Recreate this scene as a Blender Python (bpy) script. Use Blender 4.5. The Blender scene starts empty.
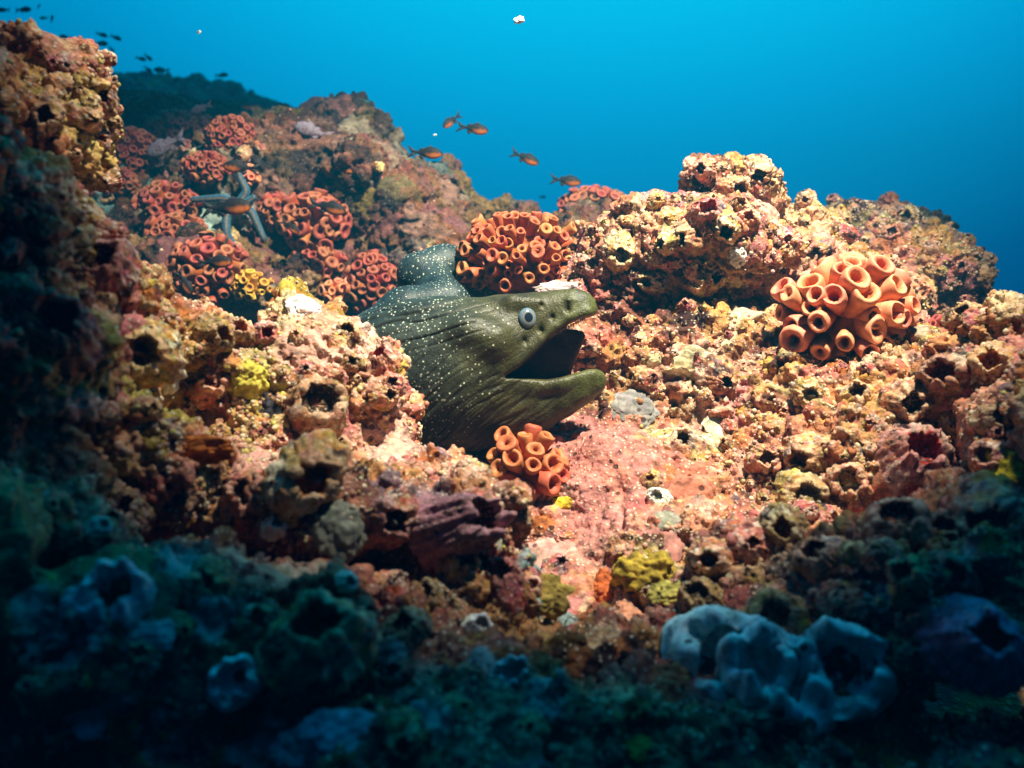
import bpy, math, random
import numpy as np
from mathutils import Vector, Matrix, Quaternion
from mathutils.bvhtree import BVHTree

random.seed(7); rng = np.random.default_rng(7)
S = bpy.context.scene
C = S.collection
FPX = 887.0
def P(px, py, d):
    return Vector(((px - 512) / FPX * d, d, (384 - py) / FPX * d))

# ------------------------------------------------------------------ camera, water light, strobe, exposure
cam_d = bpy.data.cameras.new('camera'); cam = bpy.data.objects.new('camera', cam_d); C.objects.link(cam)
cam.rotation_euler = (math.radians(90), 0, 0)
cam_d.sensor_width = 36; cam_d.lens = FPX * 36 / 1024
cam_d.clip_start = 0.02; cam_d.clip_end = 200
cam_d.dof.use_dof = True; cam_d.dof.focus_distance = 1.16; cam_d.dof.aperture_fstop = 4.2
S.camera = cam

W = bpy.data.worlds.new('World'); S.world = W; W.use_nodes = True
nt = W.node_tree; nt.nodes.clear()
out = nt.nodes.new('ShaderNodeOutputWorld'); bg = nt.nodes.new('ShaderNodeBackground')
tc = nt.nodes.new('ShaderNodeTexCoord'); dp = nt.nodes.new('ShaderNodeVectorMath'); dp.operation = 'DOT_PRODUCT'
dp.inputs[1].default_value = (0.06, 0.50, 0.86)
ramp = nt.nodes.new('ShaderNodeValToRGB'); cr = ramp.color_ramp
WATER = [(0.0, (0.000, 0.004, 0.012)), (0.30, (0.000, 0.02, 0.06)), (0.48, (0.0, 0.06, 0.20)), (0.576, (0.0, 0.128, 0.355)),
         (0.727, (0.0, 0.407, 0.83)), (0.80, (0.0, 0.58, 0.99)), (0.87, (0.0, 0.60, 1.00)), (1.0, (0.0, 0.24, 0.37))]
while len(cr.elements) < len(WATER): cr.elements.new(0.5)
for e, (p, c) in zip(cr.elements, WATER): e.position = p; e.color = (*c, 1)
nt.links.new(tc.outputs['Generated'], dp.inputs[0]); nt.links.new(dp.outputs['Value'], ramp.inputs[0])
nt.links.new(ramp.outputs[0], bg.inputs[0]); bg.inputs[1].default_value = 1.0
nt.links.new(bg.outputs[0], out.inputs[0])

sp_d = bpy.data.lights.new('dive_strobe', 'SPOT'); sp = bpy.data.objects.new('dive_strobe', sp_d); C.objects.link(sp)
sp_d.energy = 740; sp_d.color = (1.0, 0.86, 0.67); sp_d.spot_size = math.radians(55); sp_d.spot_blend = 0.70; sp_d.shadow_soft_size = 0.055
sp.location = (0.50, 0.38, 1.70)
aim = Vector((0.07, 1.40, 0.31)) - sp.location
sp.rotation_euler = aim.to_track_quat('-Z', 'Y').to_euler()

vs = S.view_settings; S.display_settings.display_device = 'sRGB'
vs.view_transform = 'Standard'; vs.look = 'None'; vs.exposure = 0.0; vs.gamma = 1.0; vs.use_curve_mapping = False
cy = S.cycles
cy.max_bounces = 5; cy.diffuse_bounces = 1; cy.glossy_bounces = 2; cy.volume_bounces = 0; cy.transmission_bounces = 2
cy.use_denoising = True; cy.caustics_reflective = False; cy.caustics_refractive = False; cy.sample_clamp_indirect = 4

# ------------------------------------------------------------------ noise
def _hash(ix, iy, iz, seed):
    h = (ix.astype(np.uint32) * np.uint32(374761393)) ^ (iy.astype(np.uint32) * np.uint32(668265263)) ^ (iz.astype(np.uint32) * np.uint32(2246822519))
    h = h + np.uint32((seed * 3266489917) & 0xffffffff)
    h = (h ^ (h >> np.uint32(13))) * np.uint32(1274126177)
    h = (h ^ (h >> np.uint32(16))) * np.uint32(2654435761)
    h = h ^ (h >> np.uint32(15))
    return h
def _u(h): return (h & np.uint32(0xffffff)).astype(np.float32) / np.float32(16777216.0)
def vnoise(p, seed=0):
    p = p.astype(np.float32); i = np.floor(p); f = p - i; i = i.astype(np.int64)
    f = f * f * (3 - 2 * f); r = 0
    for dx in (0, 1):
        wx = f[:, 0] if dx else 1 - f[:, 0]
        for dy in (0, 1):
            wy = f[:, 1] if dy else 1 - f[:, 1]
            for dz in (0, 1):
                wz = f[:, 2] if dz else 1 - f[:, 2]
                r = r + wx * wy * wz * _u(_hash(i[:, 0] + dx, i[:, 1] + dy, i[:, 2] + dz, seed))
    return r * 2 - 1
def fbm(p, seed=0, o=4, gain=.5):
    r = 0; a = 1.0
    for k in range(o):
        r = r + a * vnoise(p * (2.03 ** k) + 17.3 * k, seed + k); a *= gain
    return r
def worley(p, seed=0):
    """nearest distance, second distance, random id of the nearest cell"""
    p = p.astype(np.float32); i = np.floor(p); f = (p - i).astype(np.float32); i = i.astype(np.int64)
    b1 = np.full(len(p), 9, np.float32); b2 = b1.copy(); bid = np.zeros(len(p), np.uint32)
    for dx in (-1, 0, 1):
        for dy in (-1, 0, 1):
            for dz in (-1, 0, 1):
                h = _hash(i[:, 0] + dx, i[:, 1] + dy, i[:, 2] + dz, seed)
                ox = dx + (h & np.uint32(1023)).astype(np.float32) / 1023 - f[:, 0]
                oy = dy + ((h >> np.uint32(10)) & np.uint32(1023)).astype(np.float32) / 1023 - f[:, 1]
                oz = dz + ((h >> np.uint32(20)) & np.uint32(1023)).astype(np.float32) / 1023 - f[:, 2]
                d = ox * ox + oy * oy + oz * oz
                n = d < b1
                b2 = np.where(n, b1, np.minimum(b2, d)); b1 = np.where(n, d, b1); bid = np.where(n, h, bid)
    r = bid * np.uint32(2654435761); r = r ^ (r >> np.uint32(14))
    return np.sqrt(b1), np.sqrt(b2), _u(r)

# ------------------------------------------------------------------ mesh helpers
def mesh_from(name, V, F, col=None, extra=None, smooth=True):
    V = np.asarray(V, np.float32); F = np.asarray(F, np.int32)
    me = bpy.data.meshes.new(name)
    k = F.shape[1]
    me.vertices.add(len(V)); me.loops.add(F.size); me.polygons.add(len(F))
    me.vertices.foreach_set('co', V.ravel()); me.loops.foreach_set('vertex_index', F.ravel())
    me.polygons.foreach_set('loop_start', np.arange(0, F.size, k, dtype=np.int32))
    me.update(calc_edges=True); me.validate()
    if smooth: me.polygons.foreach_set('use_smooth', np.ones(len(me.polygons), bool))
    if col is not None:
        a = me.color_attributes.new('Col', 'FLOAT_COLOR', 'POINT')
        c4 = np.ones((len(V), 4), np.float32); c4[:, :3] = col; a.data.foreach_set('color', c4.ravel())
    for n, v in (extra or {}).items():
        a = me.attributes.new(n, 'FLOAT', 'POINT'); a.data.foreach_set('value', np.asarray(v, np.float32))
    return me
def normals(V, F):
    a, b, c, d = (V[F[:, i]] for i in range(4))
    n = np.cross(c - a, d - b); N = np.zeros_like(V)
    for ax in range(3):
        acc = np.zeros(len(V))
        for i in range(4): acc += np.bincount(F[:, i], n[:, ax], len(V))
        N[:, ax] = acc
    return (N / (np.linalg.norm(N, axis=1, keepdims=True) + 1e-12)).astype(np.float32)
def edges_of(F):
    e = np.concatenate([F[:, [0, 1]], F[:, [1, 2]], F[:, [2, 3]], F[:, [3, 0]]]); e.sort(axis=1)
    return e
def laplace(V, F, it=1, w=.5):
    e = np.unique(edges_of(F), axis=0)
    for _ in range(it):
        A = np.zeros_like(V); cnt = np.bincount(e.ravel(), minlength=len(V))[:, None]
        for ax in range(3):
            A[:, ax] = np.bincount(e[:, 0], V[e[:, 1], ax], len(V)) + np.bincount(e[:, 1], V[e[:, 0], ax], len(V))
        V = (V * (1 - w) + w * A / np.maximum(cnt, 1)).astype(np.float32)
    return V
def subdivide(V, F):
    n = len(V); e = edges_of(F); key = e[:, 0].astype(np.int64) * n + e[:, 1]
    u, inv = np.unique(key, return_inverse=True)
    ue = np.stack([u // n, u % n], 1)
    EV = (V[ue[:, 0]] + V[ue[:, 1]]) * .5; FV = V[F].mean(1)
    m = len(F); E = n + inv.reshape(4, m); Fc = n + len(ue) + np.arange(m)
    NF = np.concatenate([np.stack([F[:, 0], E[0], Fc, E[3]], 1), np.stack([E[0], F[:, 1], E[1], Fc], 1),
                         np.stack([Fc, E[1], F[:, 2], E[2]], 1), np.stack([E[3], Fc, E[2], F[:, 3]], 1)])
    return np.concatenate([V, EV, FV]).astype(np.float32), NF
def surface_nets(f, org, h):
    """one vertex per grid cell the surface passes through, one quad per crossed grid edge"""
    ins = f < 0; nx, ny, nz = f.shape
    cx, cy_, cz = nx - 1, ny - 1, nz - 1
    cnt = np.zeros((cx, cy_, cz), np.int8)
    for a in (0, 1):
        for b in (0, 1):
            for c in (0, 1): cnt += ins[a:a + cx, b:b + cy_, c:c + cz]
    act = (cnt > 0) & (cnt < 8); idx = np.argwhere(act); n = len(idx)
    num = np.full((cx, cy_, cz), -1, np.int64); num[act] = np.arange(n)
    acc = np.zeros((n, 3)); w = np.zeros(n)
    cor = [(a, b, c) for a in (0, 1) for b in (0, 1) for c in (0, 1)]
    val = {q: f[idx[:, 0] + q[0], idx[:, 1] + q[1], idx[:, 2] + q[2]] for q in cor}
    for q in cor:
        for ax in range(3):
            if q[ax] == 0:
                r = list(q); r[ax] = 1; r = tuple(r)
                a, b = val[q], val[r]; m = (a < 0) != (b < 0)
                t = np.where(m, a / np.where(m, a - b, 1), 0)
                for k in range(3): acc[:, k] += np.where(m, q[k] + (t if k == ax else 0), 0)
                w += m
    V = (np.asarray(org) + (idx + acc / w[:, None]) * h).astype(np.float32)
    Fs = []
    for ax in range(3):
        o = [(1, 2), (2, 0), (0, 1)][ax]
        sl0 = [slice(1, -1)] * 3; sl1 = [slice(1, -1)] * 3
        sl0[ax] = slice(0, -1); sl1[ax] = slice(1, None)
        A, B = ins[tuple(sl0)], ins[tuple(sl1)]
        for flip, m in ((0, A & ~B), (1, ~A & B)):
            q = np.argwhere(m)
            if not len(q): continue
            for k in range(3):
                if k != ax: q[:, k] += 1
            def cell(du, dv):
                r = q.copy(); r[:, o[0]] -= du; r[:, o[1]] -= dv
                return num[r[:, 0], r[:, 1], r[:, 2]]
            quad = [cell(1, 1), cell(0, 1), cell(0, 0), cell(1, 0)]
            if flip: quad = quad[::-1]
            Fs.append(np.stack(quad, 1))
    return V, np.concatenate(Fs)
def smin(a, b, k):
    h = np.clip(.5 + .5 * (b - a) / k, 0, 1)
    return b * (1 - h) + a * h - k * h * (1 - h)
def ell_sdf(X, Y, Z, c, r):
    qx, qy, qz = (X - c[0]) / r[0], (Y - c[1]) / r[1], (Z - c[2]) / r[2]
    k0 = np.sqrt(qx * qx + qy * qy + qz * qz)
    k1 = np.sqrt((qx / r[0]) ** 2 + (qy / r[1]) ** 2 + (qz / r[2]) ** 2) + 1e-6
    return k0 * (k0 - 1) / k1

# ------------------------------------------------------------------ object helpers
def link(name, me, mat=None, parent=None):
    o = bpy.data.objects.new(name, me); C.objects.link(o)
    if mat is not None and len(me.materials) == 0: me.materials.append(mat)
    if parent is not None: o.parent = parent
    return o
def tag(o, label=None, cat=None, group=None, kind=None):
    if label: o['label'] = label
    if cat: o['category'] = cat
    if group: o['group'] = group
    if kind: o['kind'] = kind
    return o
def empty(name, loc):
    o = bpy.data.objects.new(name, None); o.empty_display_size = .02; C.objects.link(o); o.location = loc
    return o
def axis_quat(axis, spin=0.0):
    return Vector(axis).normalized().to_track_quat('Z', 'Y') @ Quaternion((0, 0, 1), spin)

# ------------------------------------------------------------------ materials
def N(nt, t, **k):
    n = nt.nodes.new(t)
    for a, v in k.items():
        if a.startswith('i_'): n.inputs[a[2:].replace('_', ' ')].default_value = v
        else: setattr(n, a, v)
    return n
def mth(nt, op, a, b=None, clamp=False):
    n = nt.nodes.new('ShaderNodeMath'); n.operation = op; n.use_clamp = clamp
    for i, v in enumerate((a, b)):
        if v is None: continue
        if isinstance(v, (int, float)): n.inputs[i].default_value = v
        else: nt.links.new(v, n.inputs[i])
    return n.outputs[0]
def mapr(nt, v, a, b, c, d):
    n = nt.nodes.new('ShaderNodeMapRange'); n.clamp = True
    nt.links.new(v, n.inputs[0])
    for i, x in enumerate((a, b, c, d)): n.inputs[i + 1].default_value = x
    return n.outputs[0]
def mixc(nt, fac, a, b, mode='MIX'):
    n = nt.nodes.new('ShaderNodeMix'); n.data_type = 'RGBA'; n.blend_type = mode
    for sock, v in ((n.inputs[0], fac), (n.inputs[6], a), (n.inputs[7], b)):
        if isinstance(v, (int, float)): sock.default_value = v
        elif isinstance(v, tuple): sock.default_value = (*v, 1)
        else: nt.links.new(v, sock)
    return n.outputs[2]
def new_mat(name, rough=.7, spec=.3):
    m = bpy.data.materials.new(name); m.use_nodes = True; nt = m.node_tree
    b = nt.nodes['Principled BSDF']; b.inputs['Roughness'].default_value = rough; b.inputs['Specular IOR Level'].default_value = spec
    return m, nt, b
def crust(name, scale=1.0, specks=.5, bump=.9, hue=0.0, rough=.8, dist=.003):
    """encrusted rock or shell: its own colour per vertex, broken by pale beads, pits and fine grain"""
    m, nt, b = new_mat(name, rough, .25)
    at = N(nt, 'ShaderNodeAttribute', attribute_name='Col'); col = at.outputs['Color']
    pos = nt.nodes.new('ShaderNodeNewGeometry').outputs['Position']
    def noise(s, det=4, r=.6):
        n = N(nt, 'ShaderNodeTexNoise', i_Scale=s * scale, i_Detail=det, i_Roughness=r); nt.links.new(pos, n.inputs['Vector']); return n
    def voro(s, feat='F1'):
        n = N(nt, 'ShaderNodeTexVoronoi', feature=feat, i_Scale=s * scale); nt.links.new(pos, n.inputs['Vector']); return n
    if hue:
        oi = nt.nodes.new('ShaderNodeObjectInfo')
        hs = nt.nodes.new('ShaderNodeHueSaturation')
        nt.links.new(mapr(nt, oi.outputs['Random'], 0, 1, .5 - hue, .5 + hue), hs.inputs['Hue'])
        r2 = mth(nt, 'FRACT', mth(nt, 'MULTIPLY', oi.outputs['Random'], 7.31))
        nt.links.new(mapr(nt, r2, 0, 1, .7, 1.3), hs.inputs['Value'])
        nt.links.new(col, hs.inputs['Color']); col = hs.outputs['Color']
    n1 = noise(85, 6, .65); n2 = noise(30, 3); n3 = noise(320, 3)
    v1 = voro(210); v2 = voro(95)
    c = mixc(nt, 1.0, col, mixc(nt, 1.0, n1.outputs['Color'], (1.9, 1.9, 1.9), 'MULTIPLY'), 'MULTIPLY')
    c = mixc(nt, mapr(nt, n1.outputs['Fac'], .30, .70, .55, 0), col, c)
    c = mixc(nt, .75, col, c)
    val = mapr(nt, n1.outputs['Fac'], .28, .66, .30, 1.45)
    sc = nt.nodes.new('ShaderNodeVectorMath'); sc.operation = 'SCALE'; nt.links.new(c, sc.inputs[0]); nt.links.new(val, sc.inputs['Scale'])
    c = sc.outputs[0]
    # pale beads, each bead one Voronoi cell, only where a mask lets them gather
    sepc = nt.nodes.new('ShaderNodeSeparateColor'); nt.links.new(v1.outputs['Color'], sepc.inputs[0])
    bead = mth(nt, 'MULTIPLY', mapr(nt, v1.outputs['Distance'], .28, .40, 1, 0),
               mapr(nt, mth(nt, 'ADD', mth(nt, 'MULTIPLY', n2.outputs['Fac'], .8), mth(nt, 'MULTIPLY', sepc.outputs[0], .45)), .66, .72, 0, specks))
    c = mixc(nt, bead, c, (.74, .63, .48))
    # dark worm holes and gaps
    sep2 = nt.nodes.new('ShaderNodeSeparateColor'); nt.links.new(v2.outputs['Color'], sep2.inputs[0])
    hole = mth(nt, 'MULTIPLY', mapr(nt, v2.outputs['Distance'], .22, .34, 1, 0), mapr(nt, sep2.outputs[1], .80, .84, 0, .85))
    c = mixc(nt, hole, c, (.03, .015, .01))
    nt.links.new(c, b.inputs['Base Color'])
    hgt = mth(nt, 'ADD', mth(nt, 'MULTIPLY', n1.outputs['Fac'], 1.3), mth(nt, 'MULTIPLY', n3.outputs['Fac'], .35))
    hgt = mth(nt, 'ADD', hgt, mth(nt, 'MULTIPLY', bead, .35)); hgt = mth(nt, 'SUBTRACT', hgt, mth(nt, 'MULTIPLY', hole, .8))
    hgt = mth(nt, 'SUBTRACT', hgt, mth(nt, 'MULTIPLY', v1.outputs['Distance'], .35))
    bp = N(nt, 'ShaderNodeBump', i_Strength=bump, i_Distance=dist / scale); nt.links.new(hgt, bp.inputs['Height']); nt.links.new(bp.outputs[0], b.inputs['Normal'])
    return m
def vcol_mat(name, rough=.55, spec=.4, nscale=60, amt=.3, bump=.3, dist=.002, sss=0, hue=0, sat=1.0, val=1.0):
    m, nt, b = new_mat(name, rough, spec)
    col = N(nt, 'ShaderNodeAttribute', attribute_name='Col').outputs['Color']
    pos = nt.nodes.new('ShaderNodeNewGeometry').outputs['Position']
    n = N(nt, 'ShaderNodeTexNoise', i_Scale=nscale, i_Detail=5); nt.links.new(pos, n.inputs['Vector'])
    hs = nt.nodes.new('ShaderNodeHueSaturation'); hs.inputs['Saturation'].default_value = sat
    if hue:
        oi = nt.nodes.new('ShaderNodeObjectInfo')
        nt.links.new(mapr(nt, oi.outputs['Random'], 0, 1, .5 - hue, .5 + hue), hs.inputs['Hue'])
    nt.links.new(mapr(nt, n.outputs['Fac'], .3, .7, val * (1 - amt), val * (1 + amt)), hs.inputs['Value'])
    nt.links.new(col, hs.inputs['Color']); nt.links.new(hs.outputs[0], b.inputs['Base Color'])
    if sss:
        b.inputs['Subsurface Weight'].default_value = sss; b.inputs['Subsurface Radius'].default_value = (1, .35, .15); b.inputs['Subsurface Scale'].default_value = .006
    if bump:
        bp = N(nt, 'ShaderNodeBump', i_Strength=bump, i_Distance=dist); nt.links.new(n.outputs['Fac'], bp.inputs['Height']); nt.links.new(bp.outputs[0], b.inputs['Normal'])
    return m
M_REEF = crust('reef_crust', specks=.6); M_BACK = crust('back_crust', specks=.12); M_FAR = crust('far_crust', scale=.35, specks=.3, dist=.006)
M_SHELL = crust('shell_crust', scale=1.3, specks=.45, hue=.035, bump=.8)
M_PALE = crust('pale_shell', scale=.8, specks=0, bump=.35)
M_BEAK = vcol_mat('beak_plate', .35, .5, 200, .35)
M_FISH = vcol_mat('fish_skin', .6, .15, 300, .15, 0)
M_STAR = vcol_mat('starfish_skin', .6, .3, 250, .35, .5)
M_SPONGE = vcol_mat('yellow_sponge', .85, .15, 110, .55, 1.0, .004, hue=.03)
CUPM = [vcol_mat('cup_coral_orange', .55, .35, 120, .18, .3, sss=.12, hue=.012),
        vcol_mat('cup_coral_far_dim', .6, .3, 120, .22, .3, hue=.02, sat=1.04, val=.55),  # darkened copy: weaker light put into the far corals' colour
        vcol_mat('cup_coral_dim', .58, .32, 120, .22, .3, hue=.018, val=.72),  # partly darkened copy for colonies that get less light
        vcol_mat('cup_coral_yellow', .6, .3, 120, .22, .3, hue=.02)]

# ------------------------------------------------------------------ reef masses
PAL = np.array([(.50, .20, .11), (.42, .13, .11), (.44, .24, .085), (.70, .53, .38), (.38, .125, .03), (.27, .19, .025), (.035, .011, .010),
                (.22, .16, .17), (.56, .31, .19), (.46, .34, .07), (.16, .06, .035)])
PW = {'slope': [.24, .15, .18, .11, .11, .035, .09, .05, .15, .015, .06],
      'ledge': [.20, .13, .15, .14, .12, .06, .08, .03, .18, .04, .08],
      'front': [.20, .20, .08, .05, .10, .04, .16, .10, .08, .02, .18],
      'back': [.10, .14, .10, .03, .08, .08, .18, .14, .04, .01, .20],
      'outcrop': [.18, .10, .20, .10, .10, .12, .06, .02, .12, .10, .10]}
def pick(r, w):
    c = np.cumsum(w) / np.sum(w)
    return PAL[np.minimum(np.searchsorted(c, r), len(PAL) - 1)]
# painted-by-growth patches: (px, py, d, radius m, colour, strength, how much the crust is smooth there)
PATCH = [(130, 345, .88, .06, (.50, .33, .09), .7, .2), (60, 110, .88, .06, (.50, .36, .09), .7, .1), (100, 150, .9, .04, (.55, .38, .12), .6, .1), (190, 400, .88, .04, (.46, .34, .05), .6, .2), (605, 470, 1.05, .10, (.47, .16, .145), .85, .95), (580, 545, .98, .085, (.50, .20, .17), .75, .9), (640, 500, 1.05, .06, (.50, .17, .12), .8, .75),
         (690, 495, 1.05, .05, (.48, .15, .10), .7, .7), (400, 430, .93, .045, (.66, .36, .28), .8, .7), (375, 330, .93, .04, (.68, .38, .32), .8, .6),
         (300, 345, .92, .035, (.66, .34, .26), .8, .6), (235, 470, .85, .04, (.60, .32, .27), .8, .4), (250, 390, .9, .035, (.50, .46, .06), .8, .3),
         (210, 420, .85, .05, (.34, .12, .02), .6, .2), (150, 420, .8, .05, (.36, .30, .05), .7, .2), (120, 460, .78, .05, (.25, .20, .03), .7, .2),
         (700, 365, 1.12, .03, (.66, .56, .36), .5, .6), (640, 410, 1.08, .03, (.45, .40, .36), .7, .5), (380, 225, 1.85, .06, (.20, .045, .05), .9, .9),
         (300, 195, 1.9, .05, (.22, .06, .06), .7, .6), (362, 140, 2.1, .06, (.05, .33, .33), .85, .3), (215, 215, 1.75, .06, (.35, .5, .48), .6, .2),
         (110, 190, 1.9, .09, (.16, .34, .34), .7, .1), (425, 175, 2.0, .06, (.04, .10, .09), .7, 0), (445, 230, 1.9, .05, (.45, .45, .5), .5, 0),
         (60, 100, .75, .05, (.42, .36, .07), .6, .1), (20, 130, .72, .06, (.30, .26, .05), .7, .4), (95, 75, .78, .05, (.52, .17, .11), .7, .1),
         (120, 620, .66, .06, (.35, .5, .5), .6, .3), (550, 595, .86, .03, (.45, .38, .06), .7, .2), (560, 505, 1.0, .018, (.55, .46, .03), .8, .2),
         (850, 240, 1.5, .05, (.38, .12, .10), .5, .2), (900, 250, 1.6, .05, (.42, .13, .03), .5, .2), (430, 640, .7, .05, (.3, .12, .10), .5, .2)]
AQUA = [(60, 640, 0.62, 0.022, (.34, .58, .60), .75, .2), (185, 565, 0.66, 0.020, (.34, .58, .60), .75, .2), (215, 612, 0.62, 0.018, (.34, .58, .60), .75, .2), (110, 690, 0.58, 0.020, (.34, .58, .60), .75, .2), (480, 655, 0.64, 0.016, (.34, .58, .60), .75, .2), (540, 705, 0.60, 0.018, (.34, .58, .60), .75, .2), (300, 705, 0.58, 0.020, (.34, .58, .60), .75, .2), (425, 720, 0.58, 0.018, (.34, .58, .60), .75, .2), (566, 622, 0.72, 0.014, (.34, .58, .60), .75, .2), (880, 600, 0.68, 0.016, (.34, .58, .60), .75, .2), (965, 560, 0.68, 0.018, (.34, .58, .60), .75, .2), (30, 600, 0.60, 0.016, (.34, .58, .60), .75, .2), (260, 740, 0.54, 0.020, (.34, .58, .60), .75, .2), (700, 640, 0.66, 0.014, (.34, .58, .60), .75, .2), (390, 655, 0.64, 0.012, (.34, .58, .60), .75, .2), (160, 735, 0.55, 0.018, (.34, .58, .60), .75, .2)]
CAVES = [(905, 735, 60), (1000, 715, 55), (800, 752, 40), (640, 735, 44), (585, 668, 34), (385, 592, 30), (30, 455, 46), (50, 565, 40), (150, 690, 28), (440, 650, 26), (940, 690, 40), (15, 690, 50), (300, 565, 24), (270, 640, 22), (110, 480, 22), (870, 640, 24), (965, 600, 26), (200, 540, 18), (560, 740, 30), (690, 640, 22), (75, 640, 24), (375, 700, 22)]
REEF = []
def reef(name, ells, h, k, zone, levels=2, amp=1.0, mat=None):
    cs = [P(a[0], a[1], a[2]) for a in ells]
    rs = [(a[3] / FPX * a[2], a[5], a[4] / FPX * a[2]) for a in ells]
    lo = np.min([np.array(c) - np.array(r) for c, r in zip(cs, rs)], axis=0) - 4 * h
    hi = np.max([np.array(c) + np.array(r) for c, r in zip(cs, rs)], axis=0) + 4 * h
    ax = [np.arange(lo[i], hi[i] + h, h, dtype=np.float32) for i in range(3)]
    X, Y, Z = ax[0][:, None, None], ax[1][None, :, None], ax[2][None, None, :]
    f = None
    for c, r in zip(cs, rs):
        d = ell_sdf(X, Y, Z, c, r).astype(np.float32)
        f = d if f is None else smin(f, d, k)
    for (px, py, rp) in CAVES if name != 'back_reef' and name != 'far_reef' else ():
        dd = np.arange(.3, 1.1, h * .5); pt = np.stack([(px - 512) / FPX * dd, dd, (384 - py) / FPX * dd], 1)
        ix = np.round((pt - lo) / h).astype(int); okp = ((ix >= 0) & (ix < np.array(f.shape))).all(1)
        val = np.full(len(dd), 1.0); val[okp] = f[ix[okp, 0], ix[okp, 1], ix[okp, 2]]
        q = np.where(val < 0)[0]
        if not len(q): continue
        r = rp / FPX * dd[q[0]]; c = pt[q[0]] + pt[q[0]] / np.linalg.norm(pt[q[0]]) * r * .45
        f = -smin(-f, ell_sdf(X, Y, Z, c, (r, r * 1.3, r * .9)).astype(np.float32), .015)
    V, F = surface_nets(f, (lo[0], lo[1], lo[2]), h); del f
    # keep what a camera near this one could see
    u = V[:, 0] / np.maximum(V[:, 1], .05) * FPX + 512; v = 384 - V[:, 2] / np.maximum(V[:, 1], .05) * FPX
    ok = (u > -330) & (u < 1354) & (v < 1010) & (V[:, 1] > .12)
    F = F[ok[F].all(1)]
    used = np.unique(F); mp = np.full(len(V), -1, np.int64); mp[used] = np.arange(len(used)); V = V[used]; F = mp[F]
    V = laplace(V, F, 2)
    def plates(V):
        q = V + .030 * np.stack([fbm(V * 16, s_, 3) for s_ in (81, 82, 83)], 1)
        a, b, pid = worley(q * 11.5, 84)
        return np.clip((b - a - .10) * 9, 0, 1) * (pid > .60), pid
    def soft(V):
        s = .88 * plates(V)[0]
        for (px, py, d, r, c, st, sm) in PATCH:
            s = np.maximum(s, sm * np.exp(-(((V - np.array(P(px, py, d))) / r) ** 2).sum(1)))
        return s
    g = 1.0 / amp
    Nn = normals(V, F); q = V * g
    V = V + Nn * (amp * (.026 * fbm(q * 7, 3, 3) + .024 * (.55 - worley(q * 13 + .03 * 0, 11)[0])))[:, None]
    V, F = subdivide(V, F); V = laplace(V, F, 1, .35)
    Nn = normals(V, F); q = V * g + .010 * np.stack([vnoise(V * g * 40, s) for s in (1, 2, 3)], 1)
    f1, f2, idb = worley(q * 34, 21); sm = soft(V)
    bump = .015 * (.55 - f1) - .018 * (idb > .86) * np.clip(.42 - f1, 0, 1) * 3.2 - .007 * np.clip(.22 - (f2 - f1), 0, 1) / .22 + .010 * (idb < .12)
    V = V + Nn * (amp * (1 - .75 * sm) * (bump + .004 * fbm(q * 60, 5, 2)))[:, None]
    if levels > 1:
        V, F = subdivide(V, F); V = laplace(V, F, 1, .25); Nn = normals(V, F)
        q = V * g; a1, a2, aid = worley(q * 95 + .4 * np.stack([vnoise(q * 70, s) for s in (4, 5, 6)], 1), 31); sm = soft(V)
        V = V + Nn * (amp * (1 - .85 * sm) * (.0075 * (.5 - a1) * (aid > .25) - .003 * np.clip(.2 - (a2 - a1), 0, 1) / .2 + .0014 * fbm(q * 190, 9, 2)))[:, None]
    # growth colours: big crust patches, lumps and beads each take a colour from the zone's palette
    q = V * g; wq = q + .014 * np.stack([fbm(q * 24, s, 3) for s in (41, 42, 43)], 1)
    w = PW[zone] if isinstance(zone, str) else None
    if w is None:
        wts = zone(V)
        w = PW['slope']
    _, _, p1 = worley(wq * 13, 51); _, _, p2 = worley(wq * 34, 21); b1, _, p3 = worley(q * 95, 31)
    if isinstance(zone, str):
        c1, c2, c3 = pick(p1, w), pick(p2, w), pick(p3, w)
    else:
        (za, zb, t) = zone(V); t = t[:, None]
        c1, c2, c3 = ((1 - t) * pick(p, PW[za]) + t * pick(p, PW[zb]) for p in (p1, p2, p3))
    m2 = np.clip(.5 + 1.4 * vnoise(q * 9, 61), 0, 1)[:, None]; m3 = np.clip(.1 + 1.2 * vnoise(q * 16, 62), 0, .8)[:, None]
    col = c1 * (1 - m2) + c2 * m2; col = col * (1 - m3) + c3 * m3
    bead = ((p3 > .74) & (vnoise(q * 12, 64) > -.05))[:, None] * np.clip(1.4 - 2.6 * b1, 0, 1)[:, None]
    col = col * (1 - .7 * bead) + bead * .7 * np.array((.70, .52, .38))
    dr = np.clip(.5 + 1.1 * fbm(V * 7.5, 91, 2), 0, 1)[:, None]; col = col * (np.array((1.06, 1.02, .78)) * dr + np.array((1.0, .84, .92)) * (1 - dr))
    pm, pid = plates(V); pcol = np.array([(.56, .20, .16), (.50, .16, .17), (.64, .32, .24), (.60, .24, .15), (.66, .50, .34), (.40, .13, .13), (.34, .27, .20), (.30, .23, .09), (.46, .20, .13)])[np.clip(((pid - .60) / .4 * 9).astype(int), 0, 8)]
    if not isinstance(zone, str) and zone(V)[1] == 'back': pcol = pcol * (1 - .5 * zone(V)[2])[:, None]  # plates on the rear ridge darkened too, standing in for fading strobe
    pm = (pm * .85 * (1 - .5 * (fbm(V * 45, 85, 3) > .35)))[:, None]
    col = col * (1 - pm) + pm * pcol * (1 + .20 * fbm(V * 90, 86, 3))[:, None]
    if zone == 'back': col = col * (.34 if name == 'back_reef' else 1.25)  # back reef darkened in colour for weaker strobe light; far reef lightened
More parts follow.
